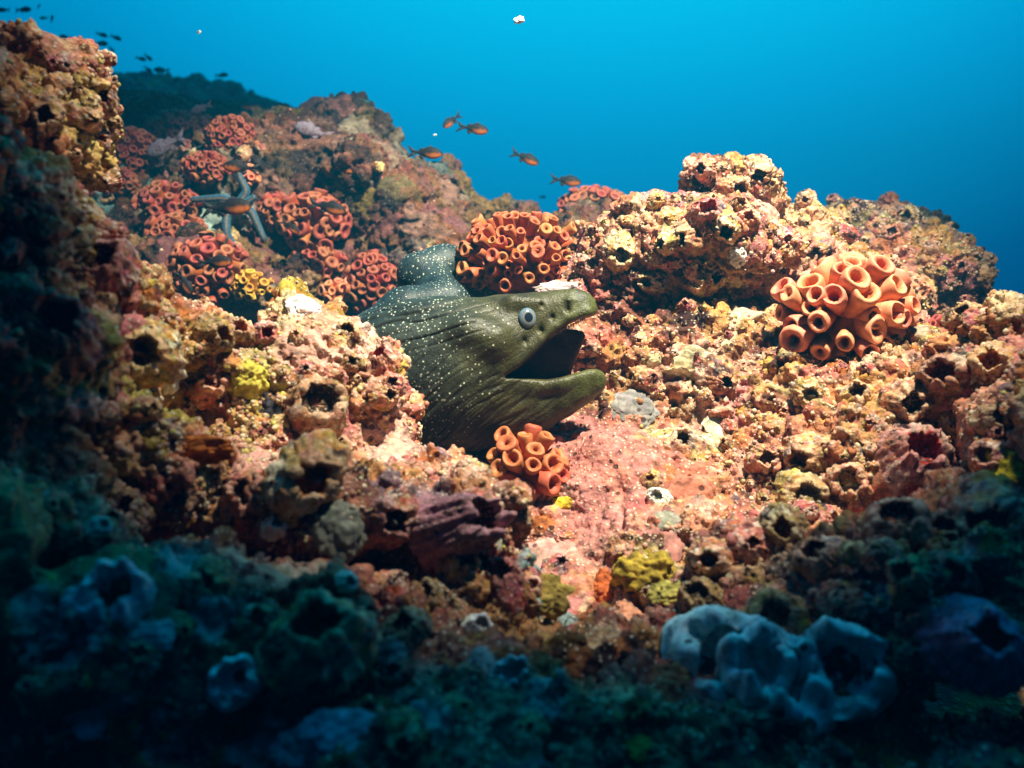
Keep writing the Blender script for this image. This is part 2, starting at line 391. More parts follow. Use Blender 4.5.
    for (px, py, d, r, c, st, smm) in PATCH + AQUA:
        pp = np.array(P(px, py, d)); near = V[np.argmin(np.abs(V / V[:, 1:2] - pp / pp[1]).sum(1) + .05 * V[:, 1])] if r < .023 and st == .75 else pp
        dist = np.sqrt((((V - near) / r) ** 2).sum(1)) + .55 * fbm(q * 32, 71, 3)
        m = (st * np.clip((1.05 - dist) * 5, 0, 1))[:, None]
        col = col * (1 - m) + m * np.array(c) * (1 + .18 * vnoise(q * 60, 72))[:, None]
    if not isinstance(zone, str): col = col * (1 - .30 * zone(V)[2] * (zone(V)[1] == "front"))[:, None]  # foreground colour darkened as if outside the strobe beam
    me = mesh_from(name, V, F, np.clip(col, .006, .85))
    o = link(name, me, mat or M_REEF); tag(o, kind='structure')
    me.calc_loop_triangles
    REEF.append((V, F))
    return o

slope = [(738, 203, 1.36, 44, 36, .06), (765, 195, 1.40, 25, 25, .05), (712, 185, 1.36, 26, 22, .05), (720, 246, 1.27, 82, 40, .09), (640, 262, 1.30, 44, 42, .08), (690, 232, 1.33, 60, 22, .07),
         (800, 240, 1.52, 60, 42, .12), (600, 300, 1.36, 40, 60, .12), (762, 315, 1.53, 150, 85, .22), (700, 420, 1.38, 200, 120, .28), (640, 530, 1.22, 240, 120, .26),
         (850, 420, 1.26, 170, 110, .24), (560, 420, 1.34, 90, 140, .18), (870, 470, 1.10, 170, 80, .16), (760, 560, 1.0, 200, 70, .14),
         (880, 295, 1.75, 88, 78, .22), (895, 215, 1.80, 22, 20, .08), (925, 234, 1.82, 26, 20, .08), (850, 225, 1.75, 40, 25, .1), (960, 275, 1.80, 22, 24, .10), (930, 300, 1.7, 50, 45, .15), (640, 640, 1.0, 260, 80, .2)]
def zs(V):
    return 'slope', 'back', np.clip((V[:, 1] - 1.42) / .22, 0, 1).astype(np.float32)  # rear ridge blends to darker colours, painting in its dimmer light
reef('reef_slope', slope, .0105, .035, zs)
ledge = [(250, 430, .98, 150, 85, .10), (365, 412, 1.0, 46, 64, .075), (316, 353, 1.0, 56, 34, .07), (384, 361, 1.0, 18, 15, .03), (300, 318, 1.03, 30, 16, .04), (180, 350, .92, 70, 50, .09), (120, 330, .86, 60, 70, .09),
         (240, 500, .90, 160, 60, .09), (420, 480, .93, 60, 40, .07), (445, 535, .84, 62, 55, .07), (330, 510, .82, 80, 70, .08), (470, 600, .80, 70, 50, .08),
         (100, 480, .80, 130, 90, .11), (30, 380, .72, 75, 130, .10), (60, 240, .78, 62, 55, .08), (95, 275, .82, 52, 50, .07), (20, 230, .72, 60, 80, .09),
         (40, 130, .88, 62, 62, .09), (85, 95, .92, 33, 42, .06), (72, 62, .92, 22, 24, .05), (20, 60, .86, 30, 38, .06), (104, 105, .92, 15, 24, .04), (70, 150, .90, 38, 34, .06), (0, 180, .7, 60, 60, .08)]
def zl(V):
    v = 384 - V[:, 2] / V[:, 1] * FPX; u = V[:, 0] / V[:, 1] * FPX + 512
    t = np.clip((v - 470 + .0 * u) / 90, 0, 1) + np.clip((70 - u) / 60, 0, 1) * (v > 200)  # foot and left edge take the dark palette, painting the beam's falloff
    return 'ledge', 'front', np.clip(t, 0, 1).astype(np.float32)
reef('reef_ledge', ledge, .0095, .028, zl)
front = [(110, 640, .66, 190, 90, .12), (320, 640, .68, 110, 75, .09), (470, 690, .70, 160, 70, .10), (640, 690, .74, 160, 60, .10), (780, 640, .74, 110, 60, .08), (920, 600, .72, 130, 75, .10), (985, 530, .74, 70, 55, .08),
         (500, 790, .62, 640, 90, .12), (1000, 800, .66, 220, 95, .10), (20, 800, .62, 200, 95, .10), (30, 540, .66, 90, 120, .1), (1000, 395, 1.0, 75, 70, .09), (1008, 328, 1.0, 42, 42, .06), (955, 400, 1.06, 50, 40, .06), (1040, 440, .9, 70, 90, .1), (760, 575, .84, 70, 40, .06), (350, 735, .6, 90, 40, .07), (700, 615, .82, 60, 30, .06)]
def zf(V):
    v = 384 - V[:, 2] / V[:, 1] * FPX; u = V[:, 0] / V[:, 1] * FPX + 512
    return 'slope', 'front', np.clip((v - 510) / 90, 0, 1).astype(np.float32)  # lower part takes the dark palette, painted for missing strobe light
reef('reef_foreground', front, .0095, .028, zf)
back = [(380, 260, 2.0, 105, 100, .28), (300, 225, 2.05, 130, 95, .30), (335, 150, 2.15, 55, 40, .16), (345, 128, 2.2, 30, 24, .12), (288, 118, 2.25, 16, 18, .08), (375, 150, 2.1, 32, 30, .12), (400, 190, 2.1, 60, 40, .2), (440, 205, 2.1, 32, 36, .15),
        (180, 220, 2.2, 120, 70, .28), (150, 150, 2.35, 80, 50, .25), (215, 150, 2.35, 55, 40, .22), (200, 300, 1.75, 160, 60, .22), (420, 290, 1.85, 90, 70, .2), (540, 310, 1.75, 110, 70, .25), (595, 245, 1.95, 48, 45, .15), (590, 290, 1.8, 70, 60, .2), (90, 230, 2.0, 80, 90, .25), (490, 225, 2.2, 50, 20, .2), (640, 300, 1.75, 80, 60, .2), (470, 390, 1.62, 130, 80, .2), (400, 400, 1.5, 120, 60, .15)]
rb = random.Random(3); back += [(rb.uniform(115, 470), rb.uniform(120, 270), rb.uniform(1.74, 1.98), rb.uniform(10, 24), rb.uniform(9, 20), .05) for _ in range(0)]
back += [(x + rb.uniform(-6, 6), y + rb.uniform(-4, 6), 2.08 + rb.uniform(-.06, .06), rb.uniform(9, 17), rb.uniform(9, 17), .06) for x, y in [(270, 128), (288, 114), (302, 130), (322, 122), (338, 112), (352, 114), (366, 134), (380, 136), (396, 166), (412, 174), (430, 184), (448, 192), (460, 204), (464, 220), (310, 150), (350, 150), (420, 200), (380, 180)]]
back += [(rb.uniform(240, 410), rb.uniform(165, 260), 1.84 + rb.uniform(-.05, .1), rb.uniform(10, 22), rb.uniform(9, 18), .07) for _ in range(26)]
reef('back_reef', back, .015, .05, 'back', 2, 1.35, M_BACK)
far = [(170, 164, 4.6, 120, 62, .7), (130, 124, 4.9, 60, 32, .5), (235, 154, 4.7, 70, 45, .5), (300, 189, 4.6, 80, 60, .5), (60, 144, 5.0, 120, 60, .6), (190, 106, 5.0, 24, 14, .2), (235, 114, 5.0, 22, 14, .2), (150, 96, 5.0, 26, 12, .2), (205, 118, 4.8, 60, 20, .3)]
reef('far_reef', far, .05, .12, 'back', 2, 3.2, M_FAR)
# the sea floor the masses stand on, one sheet running off into the blue
gx = np.linspace(-5, 5, 220); gy = np.linspace(.2, 7.2, 200); GX, GY = np.meshgrid(gx, gy, indexing='ij')
gp = np.stack([GX.ravel(), GY.ravel(), 0 * GX.ravel()], 1)
gz = np.where(GY.ravel() < 2.0, -.60 + .30 * (GY.ravel() - .4), -.12 - .30 * (GY.ravel() - 2.0)) - .08 + .06 * fbm(gp * 3, 5, 4)
gz = np.minimum(gz, -.16) - .25 * np.clip(np.abs(GX.ravel()) - 1.5, 0, 9) * .3
gV = np.stack([GX.ravel(), GY.ravel(), gz], 1); ii = np.arange(219)[:, None] * 200 + np.arange(199)[None]
gF = np.stack([ii, ii + 200, ii + 201, ii + 1], -1).reshape(-1, 4)
tag(link('seabed', mesh_from('seabed', gV, gF, pick(worley(gp * 8, 3)[2], PW['back']) * .8), M_FAR), kind='structure')

_v = np.concatenate([v for v, f in REEF[:4]]); _off = np.cumsum([0] + [len(v) for v, f in REEF[:4]])
_f = np.concatenate([f + o for (v, f), o in zip(REEF[:4], _off)])
BVH = BVHTree.FromPolygons(_v.tolist(), _f.tolist()); del _v, _f
def hit(px, py):
    d = P(px, py, 1.0); d.normalize()
    loc, nor, idx, dist = BVH.ray_cast(Vector((0, 0, 0)), d, 6.0)
    if loc is None: return None
    if nor.dot(d) > 0: nor = -nor
    return loc, nor
#@@OBJECTS@@

# ------------------------------------------------------------------ moray eel
def build_eel():
    s = 1 / 806.0; d0 = 1.1
    def seg(X, Y, Z, a, b, sq):
        ax_, ay, az, ra = a[0] - 512, a[3] / sq, 384 - a[1], a[2]; bx, by, bz, rb = b[0] - 512, b[3] / sq, 384 - b[1], b[2]
        ux, uy, uz = bx - ax_, by - ay, bz - az; L = ux * ux + uy * uy + uz * uz
        px, py, pz = X - ax_, Y / sq - ay, Z - az
        h = np.clip((px * ux + py * uy + pz * uz) / L, 0, 1)
        return np.sqrt((px - h * ux) ** 2 + (py - h * uy) ** 2 + (pz - h * uz) ** 2) - (ra + (rb - ra) * h)
    def chain(X, Y, Z, pts, sq, k, far=False):
        if far: pts = [(512 + (a - 512) * (1 + w * s / d0), 384 + (b - 384) * (1 + w * s / d0), r * (1 + w * s / d0), w) for a, b, r, w in pts]
        f = None
        for a, b in zip(pts[:-1], pts[1:]):
            d = seg(X, Y, Z, a, b, sq).astype(np.float32); f = d if f is None else smin(f, d, k)
        return f
    h = 2.0
    ax = [np.arange(*r, h, dtype=np.float32) for r in ((-300, 108), (-92, 270), (-95, 185))]
    X, Y, Z = ax[0][:, None, None], ax[1][None, :, None], ax[2][None, None, :]
    f = chain(X, Y, Z, [(285, 372, 48, 100), (330, 380, 58, 60), (385, 380, 70, 20), (425, 375, 75, 4), (462, 374, 75, 0), (498, 366, 62, 0)], .64, 14)
    f = smin(f, chain(X, Y, Z, [(480, 350, 52, 0), (508, 336, 41, -2), (536, 325, 31, -6), (558, 316, 23.5, -10), (574, 312, 19, -13), (578, 312, 17.5, -14)], .74, 8), 10)
    f = smin(f, chain(X, Y, Z, [(480, 400, 48, 0), (508, 406, 38, -2), (534, 405, 27, -6), (560, 397, 20, -10), (577, 388.5, 17, -13), (591, 381.5, 14, -15)], .80, 6), 9)
    # dorsal fold along the nape
    f = smin(f, chain(X, Y, Z, [(345, 352, 22, 52), (385, 333, 26, 26), (425, 321, 24, 12), (455, 315, 18, 6), (482, 316, 12, 2)], .46, 8), 3)
    # the coils behind
    f = smin(f, chain(X, Y, Z, [(285, 380, 46, 105), (330, 374, 40, 122), (375, 346, 33, 120), (406, 316, 28, 120), (446, 306, 26, 144)], .8, 10, True), 6)
    f = smin(f, chain(X, Y, Z, [(446, 306, 25, 144), (436, 290, 22, 168), (420, 275, 23, 184), (444, 268, 24, 198), (474, 276, 24, 210), (505, 306, 24, 224)], .8, 3, True), 2)
    f = smin(f, chain(X, Y, Z, [(512, 370, 24, 5), (550, 358, 23, 3), (574, 345, 18, 0), (587, 330, 10, -5)], .74, 4), 4)
    f = smin(f, chain(X, Y, Z, [(548, 362, 22, 3), (563, 371, 12, 2)], .74, 4), 4)
    f = smin(f, chain(X, Y, Z, [(585, 315, 6, -25), (567, 320, 6.5, -26), (552, 331, 7, -27), (533, 350, 7, -30)], .8, 3), 5)
    f = smin(f, chain(X, Y, Z, [(468, 335, 20, -34), (492, 345, 22, -33)], .9, 6), 12)
    f = smin(f, chain(X, Y, Z, [(520, 388, 9, -27), (560, 384, 8, -24), (588, 375, 7, -22)], .8, 6), 6)
    f = smin(f, chain(X, Y, Z, [(572, 301, 9, -14), (580, 303, 9, -14)], .9, 6), 6)
    # brow, nostril tube
    f = smin(f, chain(X, Y, Z, [(512, 306, 10, -20), (536, 307, 8, -22)], .9, 4), 5)
    f = smin(f, chain(X, Y, Z, [(566, 306, 4.2, -20), (567, 303, 3.4, -27)], 1, 2), 3)
    f = smin(f, chain(X, Y, Z, [(588, 303, 4, -6), (593, 301, 3, -8)], 1, 2), 3)
    # the gape: one wedge seen from the near side, a shallower one on the far side, and a hollow throat between
    def poly(pts):
        x = (X + 0 * Z)[:, 0, :]; z = (Z + 0 * X)[:, 0, :]
        pts = [(a - 512, 384 - b) for a, b in pts]; n = len(pts)
        dd = np.full(x.shape, 1e9); inside = np.zeros(x.shape, bool)
        for i in range(n):
            (x0, z0), (x1, z1) = pts[i], pts[(i + 1) % n]
            ex, ez = x1 - x0, z1 - z0; t = np.clip(((x - x0) * ex + (z - z0) * ez) / (ex * ex + ez * ez), 0, 1)
            dd = np.minimum(dd, (x - x0 - t * ex) ** 2 + (z - z0 - t * ez) ** 2)
            c = (z0 > z) != (z1 > z)
            inside ^= c & (x < (x1 - x0) * (z - z0) / (z1 - z0 + 1e-9) + x0)
        return (np.sqrt(dd) * np.where(inside, -1, 1)).astype(np.float32)[:, None, :]
    near = np.maximum(poly([(503, 378), (520, 367), (537, 351), (549, 338), (557, 331.5), (567, 325), (580, 319.5), (590, 318), (603, 314), (640, 300), (640, 362), (600, 367.5), (589, 369), (577, 372), (561, 377), (547, 379.5)]), Y - 4)
    far_ = np.maximum(poly([(573, 377), (578, 356), (586, 338), (594, 322), (603, 314), (640, 300), (640, 364), (597, 367), (580, 374)]), 4 - Y)
    cav = chain(X, Y, Z, [(480, 374, 9, -4), (515, 368, 16, -8), (545, 354, 19, -11), (570, 338, 16, -14), (588, 326, 9, -16)], .5, 6)
    cut = smin(near, smin(far_, cav, 3), 3)
    f = -smin(-f, cut, 3.5)
    V, F = surface_nets(f.astype(np.float32), (ax[0][0], ax[1][0], ax[2][0]), h)
    V = laplace(V, F, 3, .5); V, F = subdivide(V, F); V = laplace(V, F, 2, .5); Nn = normals(V, F)
    px, py, w = V[:, 0] + 512, 384 - V[:, 2], V[:, 1]
    g = lambda x, y, rx, ry: np.exp(-((px - x) / rx) ** 2 - ((py - y) / ry) ** 2)
    near_ = np.clip((60 - w) / 20, 0, 1)
    # skin folds run back and down from the gape
    throat = np.clip(g(470, 412, 62, 40) * 1.3 + .45 * g(425, 395, 40, 50) + .5 * g(530, 405, 40, 22), 0, 1) * near_
    def folds(ang, across, along, seed, warp=.0):
        c, sn = math.cos(ang), math.sin(ang)
        q = np.stack([(px * c + py * sn) / along, (-px * sn + py * c) / across + warp * vnoise(V / 28, seed + 5), w / 40], 1)
        return 1 - np.abs(vnoise(q, seed))
    r1 = folds(math.radians(-33), 5.2, 60, 1, .8) ** 3; r2 = folds(math.radians(-40), 3.0, 32, 2, .8) ** 3; r3 = folds(math.radians(-14), 5.5, 70, 3, .3) ** 3
    nape = np.clip(g(415, 325, 60, 22) * 1.3, 0, 1) * near_
    cheek = np.clip(g(500, 365, 28, 26), 0, 1) * near_
    inside = np.clip((3.2 - cut_at(f, cut, V, ax)) / 2.0, 0, 1)
    side_ = np.sign(w + 6); outw = np.clip((Nn[:, 1] * side_ - .15) / .3, 0, 1)
    lipz = np.clip((np.abs(w + 8) - 9) / 5, 0, 1) * np.clip((Nn[:, 2] - .2) / .3, 0, 1)
    inside = inside * (1 - outw) * (1 - lipz)
    disp = -throat * (1.2 * r1 + .8 * r2) - nape * 3.2 * r3 - cheek * .8 * folds(math.radians(-28), 5, 50, 4, .5) ** 3 + .25 * fbm(V / 9, 8, 2)
    # pores behind the nostril
    for (x, y, r) in ((551, 319, 2.2), (540, 332, 2.4), (524.5, 342, 2.6), (541, 307, 2.0), (566, 312, 2.6)): disp = disp - 3.2 * g(x, y, r, r * 1.25) * (w < 0)
    V = V + Nn * (disp * (1 - inside))[:, None]
    # skin colour
    n1 = fbm(V / 22, 12, 4)[:, None]; n2 = fbm(V / 6, 13, 3)[:, None]
    t = np.clip((px - 425) / 75, 0, 1)[:, None]; t = t * t * (3 - 2 * t)
    col = np.array((.028, .038, .030)) * (1 - t) + np.array((.047, .043, .012)) * t
    sn = np.clip((px - 545) / 45, 0, 1)[:, None]; col = col * (1 - sn) + np.array((.068, .073, .018)) * sn
    belly = (np.clip((py - 405 - .22 * (470 - px)) / 40, 0, 1) * np.clip((560 - px) / 60, 0, 1))[:, None]; col = col * (1 - .8 * belly) + np.array((.050, .032, .021)) * .8 * belly
    bk = (np.clip((w - 72) / 25, 0, 1) * 1.0)[:, None]; col = col * (1 - bk) + np.array((.017, .032, .036)) * bk  # coils behind tinted darker and bluer, painted as beyond the strobe
    col = col * np.clip(1 + .36 * n1 + .26 * n2, .3, 2)
    col = col * (1 - .45 * (throat * r1)[:, None]) * (1 - .6 * (nape * r3)[:, None])
    rim = np.clip(1 - np.abs(cut_at(f, cut, V, ax)) / 4, 0, 1)[:, None] * sn * .25; col = col * (1 + rim)
    ii = np.clip(inside * 1.3, 0, 1)[:, None]; col = col * (1 - ii) + np.array((.095, .036, .022)) * (1 + .5 * n1 + .4 * n2) * ii
    spot = np.clip((500 - px) / 60, .10, 1) * np.clip((470 - py - .5 * np.clip(px - 430, 0, 99)) / 40, .22, 1)
    spot = spot * np.where(g(545, 345, 60, 60) > .35, .25, 1) * (1 - inside); spot = np.maximum(spot, bk[:, 0]); spot = np.maximum(spot, nape)
    VW = np.stack([V[:, 0] * s, d0 + V[:, 1] * s, V[:, 2] * s], 1)
    m, nt, b = new_mat('eel_skin', .45, .34)
    pos = nt.nodes.new('ShaderNodeNewGeometry').outputs['Position']
    c0 = N(nt, 'ShaderNodeAttribute', attribute_name='Col').outputs['Color']; sa = N(nt, 'ShaderNodeAttribute', attribute_name='spot').outputs['Fac']
    nz = N(nt, 'ShaderNodeTexNoise', i_Scale=420, i_Detail=4); nt.links.new(pos, nz.inputs['Vector'])
    v = N(nt, 'ShaderNodeTexVoronoi', i_Scale=185.0); nt.links.new(pos, v.inputs['Vector'])
    sc = nt.nodes.new('ShaderNodeSeparateColor'); nt.links.new(v.outputs['Color'], sc.inputs[0])
    # each cell holds a spot only when its random value is under the local spot density
    on = mth(nt, 'LESS_THAN', sc.outputs[0], mth(nt, 'MULTIPLY', sa, .92))
    rad = mth(nt, 'ADD', mth(nt, 'MULTIPLY', sc.outputs[1], .15), .09)
    dot = mth(nt, 'MULTIPLY', on, mapr(nt, mth(nt, 'SUBTRACT', v.outputs['Distance'], rad), -.09, .07, 1, 0))
    v2 = N(nt, 'ShaderNodeTexVoronoi', i_Scale=230.0); nt.links.new(pos, v2.inputs['Vector'])
    sc2 = nt.nodes.new('ShaderNodeSeparateColor'); nt.links.new(v2.outputs['Color'], sc2.inputs[0])
    on2 = mth(nt, 'LESS_THAN', sc2.outputs[0], mth(nt, 'MULTIPLY', sa, .38))
    dot2 = mth(nt, 'MULTIPLY', on2, mapr(nt, v2.outputs['Distance'], .20, .28, 1, 0))
    dots = mth(nt, 'MAXIMUM', dot, dot2)
    vv = mapr(nt, nz.outputs['Fac'], .3, .7, .6, 1.4)
    sk = nt.nodes.new('ShaderNodeVectorMath'); sk.operation = 'SCALE'; nt.links.new(c0, sk.inputs[0]); nt.links.new(vv, sk.inputs['Scale'])
    nt.links.new(mixc(nt, mth(nt, 'MULTIPLY', dots, .8), sk.outputs[0], (.55, .60, .46)), b.inputs['Base Color'])
    bp = N(nt, 'ShaderNodeBump', i_Strength=.6, i_Distance=.0015); nt.links.new(nz.outputs['Fac'], bp.inputs['Height']); nt.links.new(bp.outputs[0], b.inputs['Normal'])
    body = link('moray_eel', mesh_from('moray_eel', VW, F, np.clip(col, .006, .8), {'spot': spot}), m)
    tag(body, 'large olive moray eel with white specks and open mouth leaning out of a crevice', 'moray eel')
    W3 = lambda x, y, ww: Vector(((x - 512) * s, d0 + ww * s, (384 - y) * s))
    # eye: ring iris, dark pupil, set in the side of the head
    def eye(name, px_, py_, w_, r, side):
        nr, ns = 14, 28; Ve = []; Ce = []
        for i in range(nr + 1):
            a = math.pi * .5 * i / nr; rr = math.sin(a)
            c = (.010, .016, .034) if rr < .50 else ((.20, .20, .15) if rr < .60 else ((.13, .16, .19) if rr < .82 else (.10, .16, .22)))
            for j in range(ns):
                th = 2 * math.pi * j / ns
                Ve.append((r * rr * math.cos(th) * s, side * r * .55 * math.cos(a) * s, r * rr * math.sin(th) * s * 1.15)); Ce.append(c)
        Fe = [(i * ns + j, i * ns + (j + 1) % ns, (i + 1) * ns + (j + 1) % ns, (i + 1) * ns + j) for i in range(nr) for j in range(ns)]
        o = link(name, mesh_from(name, Ve, Fe, np.array(Ce)), M_EYE, body); o.location = W3(px_, py_, w_); return o
    # drop the eyes on the real skin
    def skin(x, y, side):
        q = (np.abs(px - x) < 3.0) & (np.abs(py - y) < 3.0) & ((w < 0) if side < 0 else (w > 0))
        return float(np.median(w[q])) if q.any() else side * 22
    e = eye('eye', 527, 320.5, skin(527, 320.5, -1) + .6, 9.0, -1); e.rotation_euler = (math.radians(-8), 0, math.radians(14))
    e2 = eye('eye', 529, 320.5, skin(529, 320.5, 1) - 2.2, 9.0, 1); e2.rotation_euler = (math.radians(8), 0, 0)
    # small pegs of teeth along the upper jaw
    Vt, Ft = [], []
    for i in range(15):
        tt = i / 14; x = 586 - 34 * tt; y = 321 + 19 * tt; ww = (-10 + 12 * (1 - tt) * 0 + (13 + 4 * tt))
        for sd in (-1, 1):
            base = W3(x - 2, y - 2.0, -10 + sd * (4 + 12 * min(1, tt * 2 + .15))); tip = base + Vector((-.6 * s, 0, -2.4 * s * (.5 + .9 * random.random())))
            k0 = len(Vt); rr = 1.1 * s
            for j in range(6): Vt.append(base + Vector((rr * math.cos(j * math.pi / 3), rr * math.sin(j * math.pi / 3), 1.2 * s)))
            for j in range(6): Vt.append(tip + Vector((.15 * rr * math.cos(j * math.pi / 3), .15 * rr * math.sin(j * math.pi / 3), 0)))
            Ft += [(k0 + j, k0 + (j + 1) % 6, k0 + 6 + (j + 1) % 6, k0 + 6 + j) for j in range(6)]
    link('teeth', mesh_from('teeth', [tuple(v) for v in Vt], Ft, np.tile((.24, .20, .14), (len(Vt), 1))), M_EYE, body)
def cut_at(f, cut, V, ax):
    full = np.broadcast_to(cut, f.shape)
    i = [np.clip(np.round((V[:, k] - ax[k][0]) / 2.0).astype(int), 0, f.shape[k] - 1) for k in range(3)]
    return full[i[0], i[1], i[2]]
M_EYE = vcol_mat('eye_gloss', .12, .6, 900, .12, 0)
build_eel()

# ------------------------------------------------------------------ barnacles
def shell_mesh(seed, hgt, op, pal, inner, ribs=18, jag=.22, rough=.095, floor=.42, thin=1.0):
    r = np.random.default_rng(seed); ns = 44
    th = np.linspace(0, 2 * np.pi, ns, endpoint=False)
    kite = 1 + .20 * np.cos(2 * th + r.uniform(0, 6)) + .10 * np.cos(3 * th + r.uniform(0, 6)) + .06 * np.cos(5 * th + r.uniform(0, 6))
    dia = 1 / (np.abs(np.cos(th)) ** 1.15 + np.abs(np.sin(th)) ** 1.15) * 1.18; kite = .35 * kite + .65 * dia * (1 + .12 * np.cos(th) + .08 * np.sin(4 * th + seed) + .06 * np.sin(9 * th + 2 * seed))
    teeth = jag * hgt * (np.abs(((th * 6 / (2 * np.pi) + r.uniform()) % 1) - .5) * 2 - .5) + .06 * hgt * np.cos(th + r.uniform(0, 6)) * (6 if thin > 1 else 2) + .05 * hgt * np.sin(11 * th + 3 * np.sin(2 * th))
    lean = r.uniform(-.22, .22, 2); oval = 1 + .12 * np.cos(2 * th + r.uniform(0, 6))
    prof = [(1.12, -.25, 0), (1.06, -.05, 0), (.98, .12, 0), (.90, .28, 0), (.82, .45, 0), (.74, .62, 0), (.66, .78, 0), (.58, .91, 0), (.50, 1.0, 1), (.44, 1.02, 1), (.40, .97, 1), (.37, .85, 2), (.36, .65, 2), (.34, .45, 2), (.28, floor, 2), (.12, floor - .04, 2), (.004, floor - .05, 2)]
    rib = np.sin(th * ribs + 1.5 * np.sin(3 * th + r.uniform(0, 6)))
    V = []; kind = []
    for i, (rr, z, k) in enumerate(prof):
        t = np.clip(z, 0, 1); o_ = op / .44
        sh = np.where(rr > .5, 1 + (o_ - 1) * t, o_)
        rad = rr * (thin if k == 2 else 1) * sh * (oval * (1 - t) + kite * t) * (1 + (.045 * rib * (1 - .4 * t) if k == 0 else .02 * rib))
        zz = z * hgt + teeth * (t ** 3 if k < 2 else t ** 2)
        V.append(np.stack([rad * np.cos(th) + lean[0] * t * hgt, rad * np.sin(th) + lean[1] * t * hgt, zz], 1)); kind += [k] * ns
    V = np.concatenate(V).astype(np.float32); kind = np.array(kind)
    n = len(prof); F = np.array([(i * ns + j, i * ns + (j + 1) % ns, (i + 1) * ns + (j + 1) % ns, (i + 1) * ns + j) for i in range(n - 1) for j in range(ns)])
    V, F = subdivide(V, F)
    kk = np.concatenate([kind, np.zeros(len(V) - len(kind))])
    kk = np.where(np.arange(len(V)) < len(kind), kk, np.nan)
    Nn = normals(V, F); q = V + seed * 3.1
    rad = np.hypot(V[:, 0] - lean[0] * V[:, 2], V[:, 1] - lean[1] * V[:, 2]); z = V[:, 2] / hgt
    nrmo = (Nn[:, 0] * V[:, 0] + Nn[:, 1] * V[:, 1])
    ins = (nrmo < -.02) & (z < .93) & (rad < op * 1.35); rimm = (z > .82) & ~ins
    f1, _, idb = worley(q * 4.6, seed)
    d = rough * fbm(q * 2.2, seed, 3) + .10 * (idb > .45) * np.clip(.45 - f1, 0, 1) * 1.6
    V2 = V + Nn * (d * np.where(ins, .3, 1))[:, None]
    w = PW[pal] if isinstance(pal, str) else None
    _, _, ida = worley(q * 1.7 + .4 * fbm(q * 3, seed + 3, 2)[:, None], seed + 1)
    base = pick(ida, w) if w else np.array(pal) * (1 + .35 * fbm(q * 2.5, seed + 5, 3))[:, None]
    c2 = pick(idb, w) if w else base
    m = np.clip(.35 + vnoise(q * 2, seed + 8), 0, 1)[:, None]; col = base * (1 - m) + c2 * m
    bead = (np.clip(1.3 - 3.2 * f1, 0, 1) * (idb > .62) * (0.8 if w else .15))[:, None]; col = col * (1 - bead) + bead * np.array((.68, .54, .38))
    rm = np.where(rimm, np.clip((z - .8) * 5, 0, .55), 0)[:, None]; col = col * (1 - rm) + rm * np.clip(np.mean(col, axis=0) * 1.5 + .04, 0, .8)
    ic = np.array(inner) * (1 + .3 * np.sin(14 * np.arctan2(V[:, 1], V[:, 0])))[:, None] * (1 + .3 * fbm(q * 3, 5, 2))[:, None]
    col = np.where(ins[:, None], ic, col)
    return mesh_from('barnacle_shell', V2, F, np.clip(col, .008, .85))
def beak_mesh(colr, slit=(.10, .22, .30)):
    """the pair of hinged plates that close a barnacle, a narrow tent with a pale slit"""
    V, Fq, Cc = [], [], []
    for sgn in (-1, 1):
        k = len(V); nu, nv = 7, 5
        for i in range(nu):
            u = i / (nu - 1) * 2 - 1
            for j in range(nv):
                v = j / (nv - 1)
                V.append((.30 * u * (1 - .25 * v), sgn * (.02 + .24 * (1 - v) ** 1.2 * (1 - .6 * u * u)), .18 + v * .62 * (1 - .55 * abs(u) ** 1.6)))
                Cc.append(np.array(colr) * (1.25 - .6 * (1 - v)) if v < .9 else np.array(slit))
        for i in range(nu - 1):
            for j in range(nv - 1): Fq.append((k + i * nv + j, k + (i + 1) * nv + j, k + (i + 1) * nv + j + 1, k + i * nv + j + 1))
    return mesh_from('beak', np.array(V), np.array(Fq), np.array(Cc))
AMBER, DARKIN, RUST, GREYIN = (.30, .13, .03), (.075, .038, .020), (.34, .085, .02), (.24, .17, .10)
SH = {}
def shells(key, n, *a, **k): SH[key] = [shell_mesh(hash(key) % 1 + 100 + 13 * i + len(SH) * 71, *a, **k) for i in range(n)]
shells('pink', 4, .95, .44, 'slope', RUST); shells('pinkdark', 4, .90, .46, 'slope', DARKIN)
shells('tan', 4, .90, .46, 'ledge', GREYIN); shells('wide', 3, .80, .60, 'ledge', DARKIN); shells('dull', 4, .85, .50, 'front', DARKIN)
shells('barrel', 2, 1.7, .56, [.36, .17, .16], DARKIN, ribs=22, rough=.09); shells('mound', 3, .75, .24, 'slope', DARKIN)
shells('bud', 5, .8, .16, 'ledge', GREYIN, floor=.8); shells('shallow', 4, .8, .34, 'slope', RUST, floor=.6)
shells('pale', 4, .95, .72, [.46, .84, .92], (.46, .84, .92), ribs=7, rough=.05, jag=.70, floor=.14, thin=1.2)  # pale: the water's blue light put into the colour of white shells
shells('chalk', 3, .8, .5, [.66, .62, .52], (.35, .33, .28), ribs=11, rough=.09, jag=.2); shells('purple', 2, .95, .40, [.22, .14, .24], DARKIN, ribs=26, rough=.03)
BK = [beak_mesh((.34, .15, .03)), beak_mesh((.42, .12, .025)), beak_mesh((.25, .17, .06), (.3, .35, .36))]
_cnt = {}
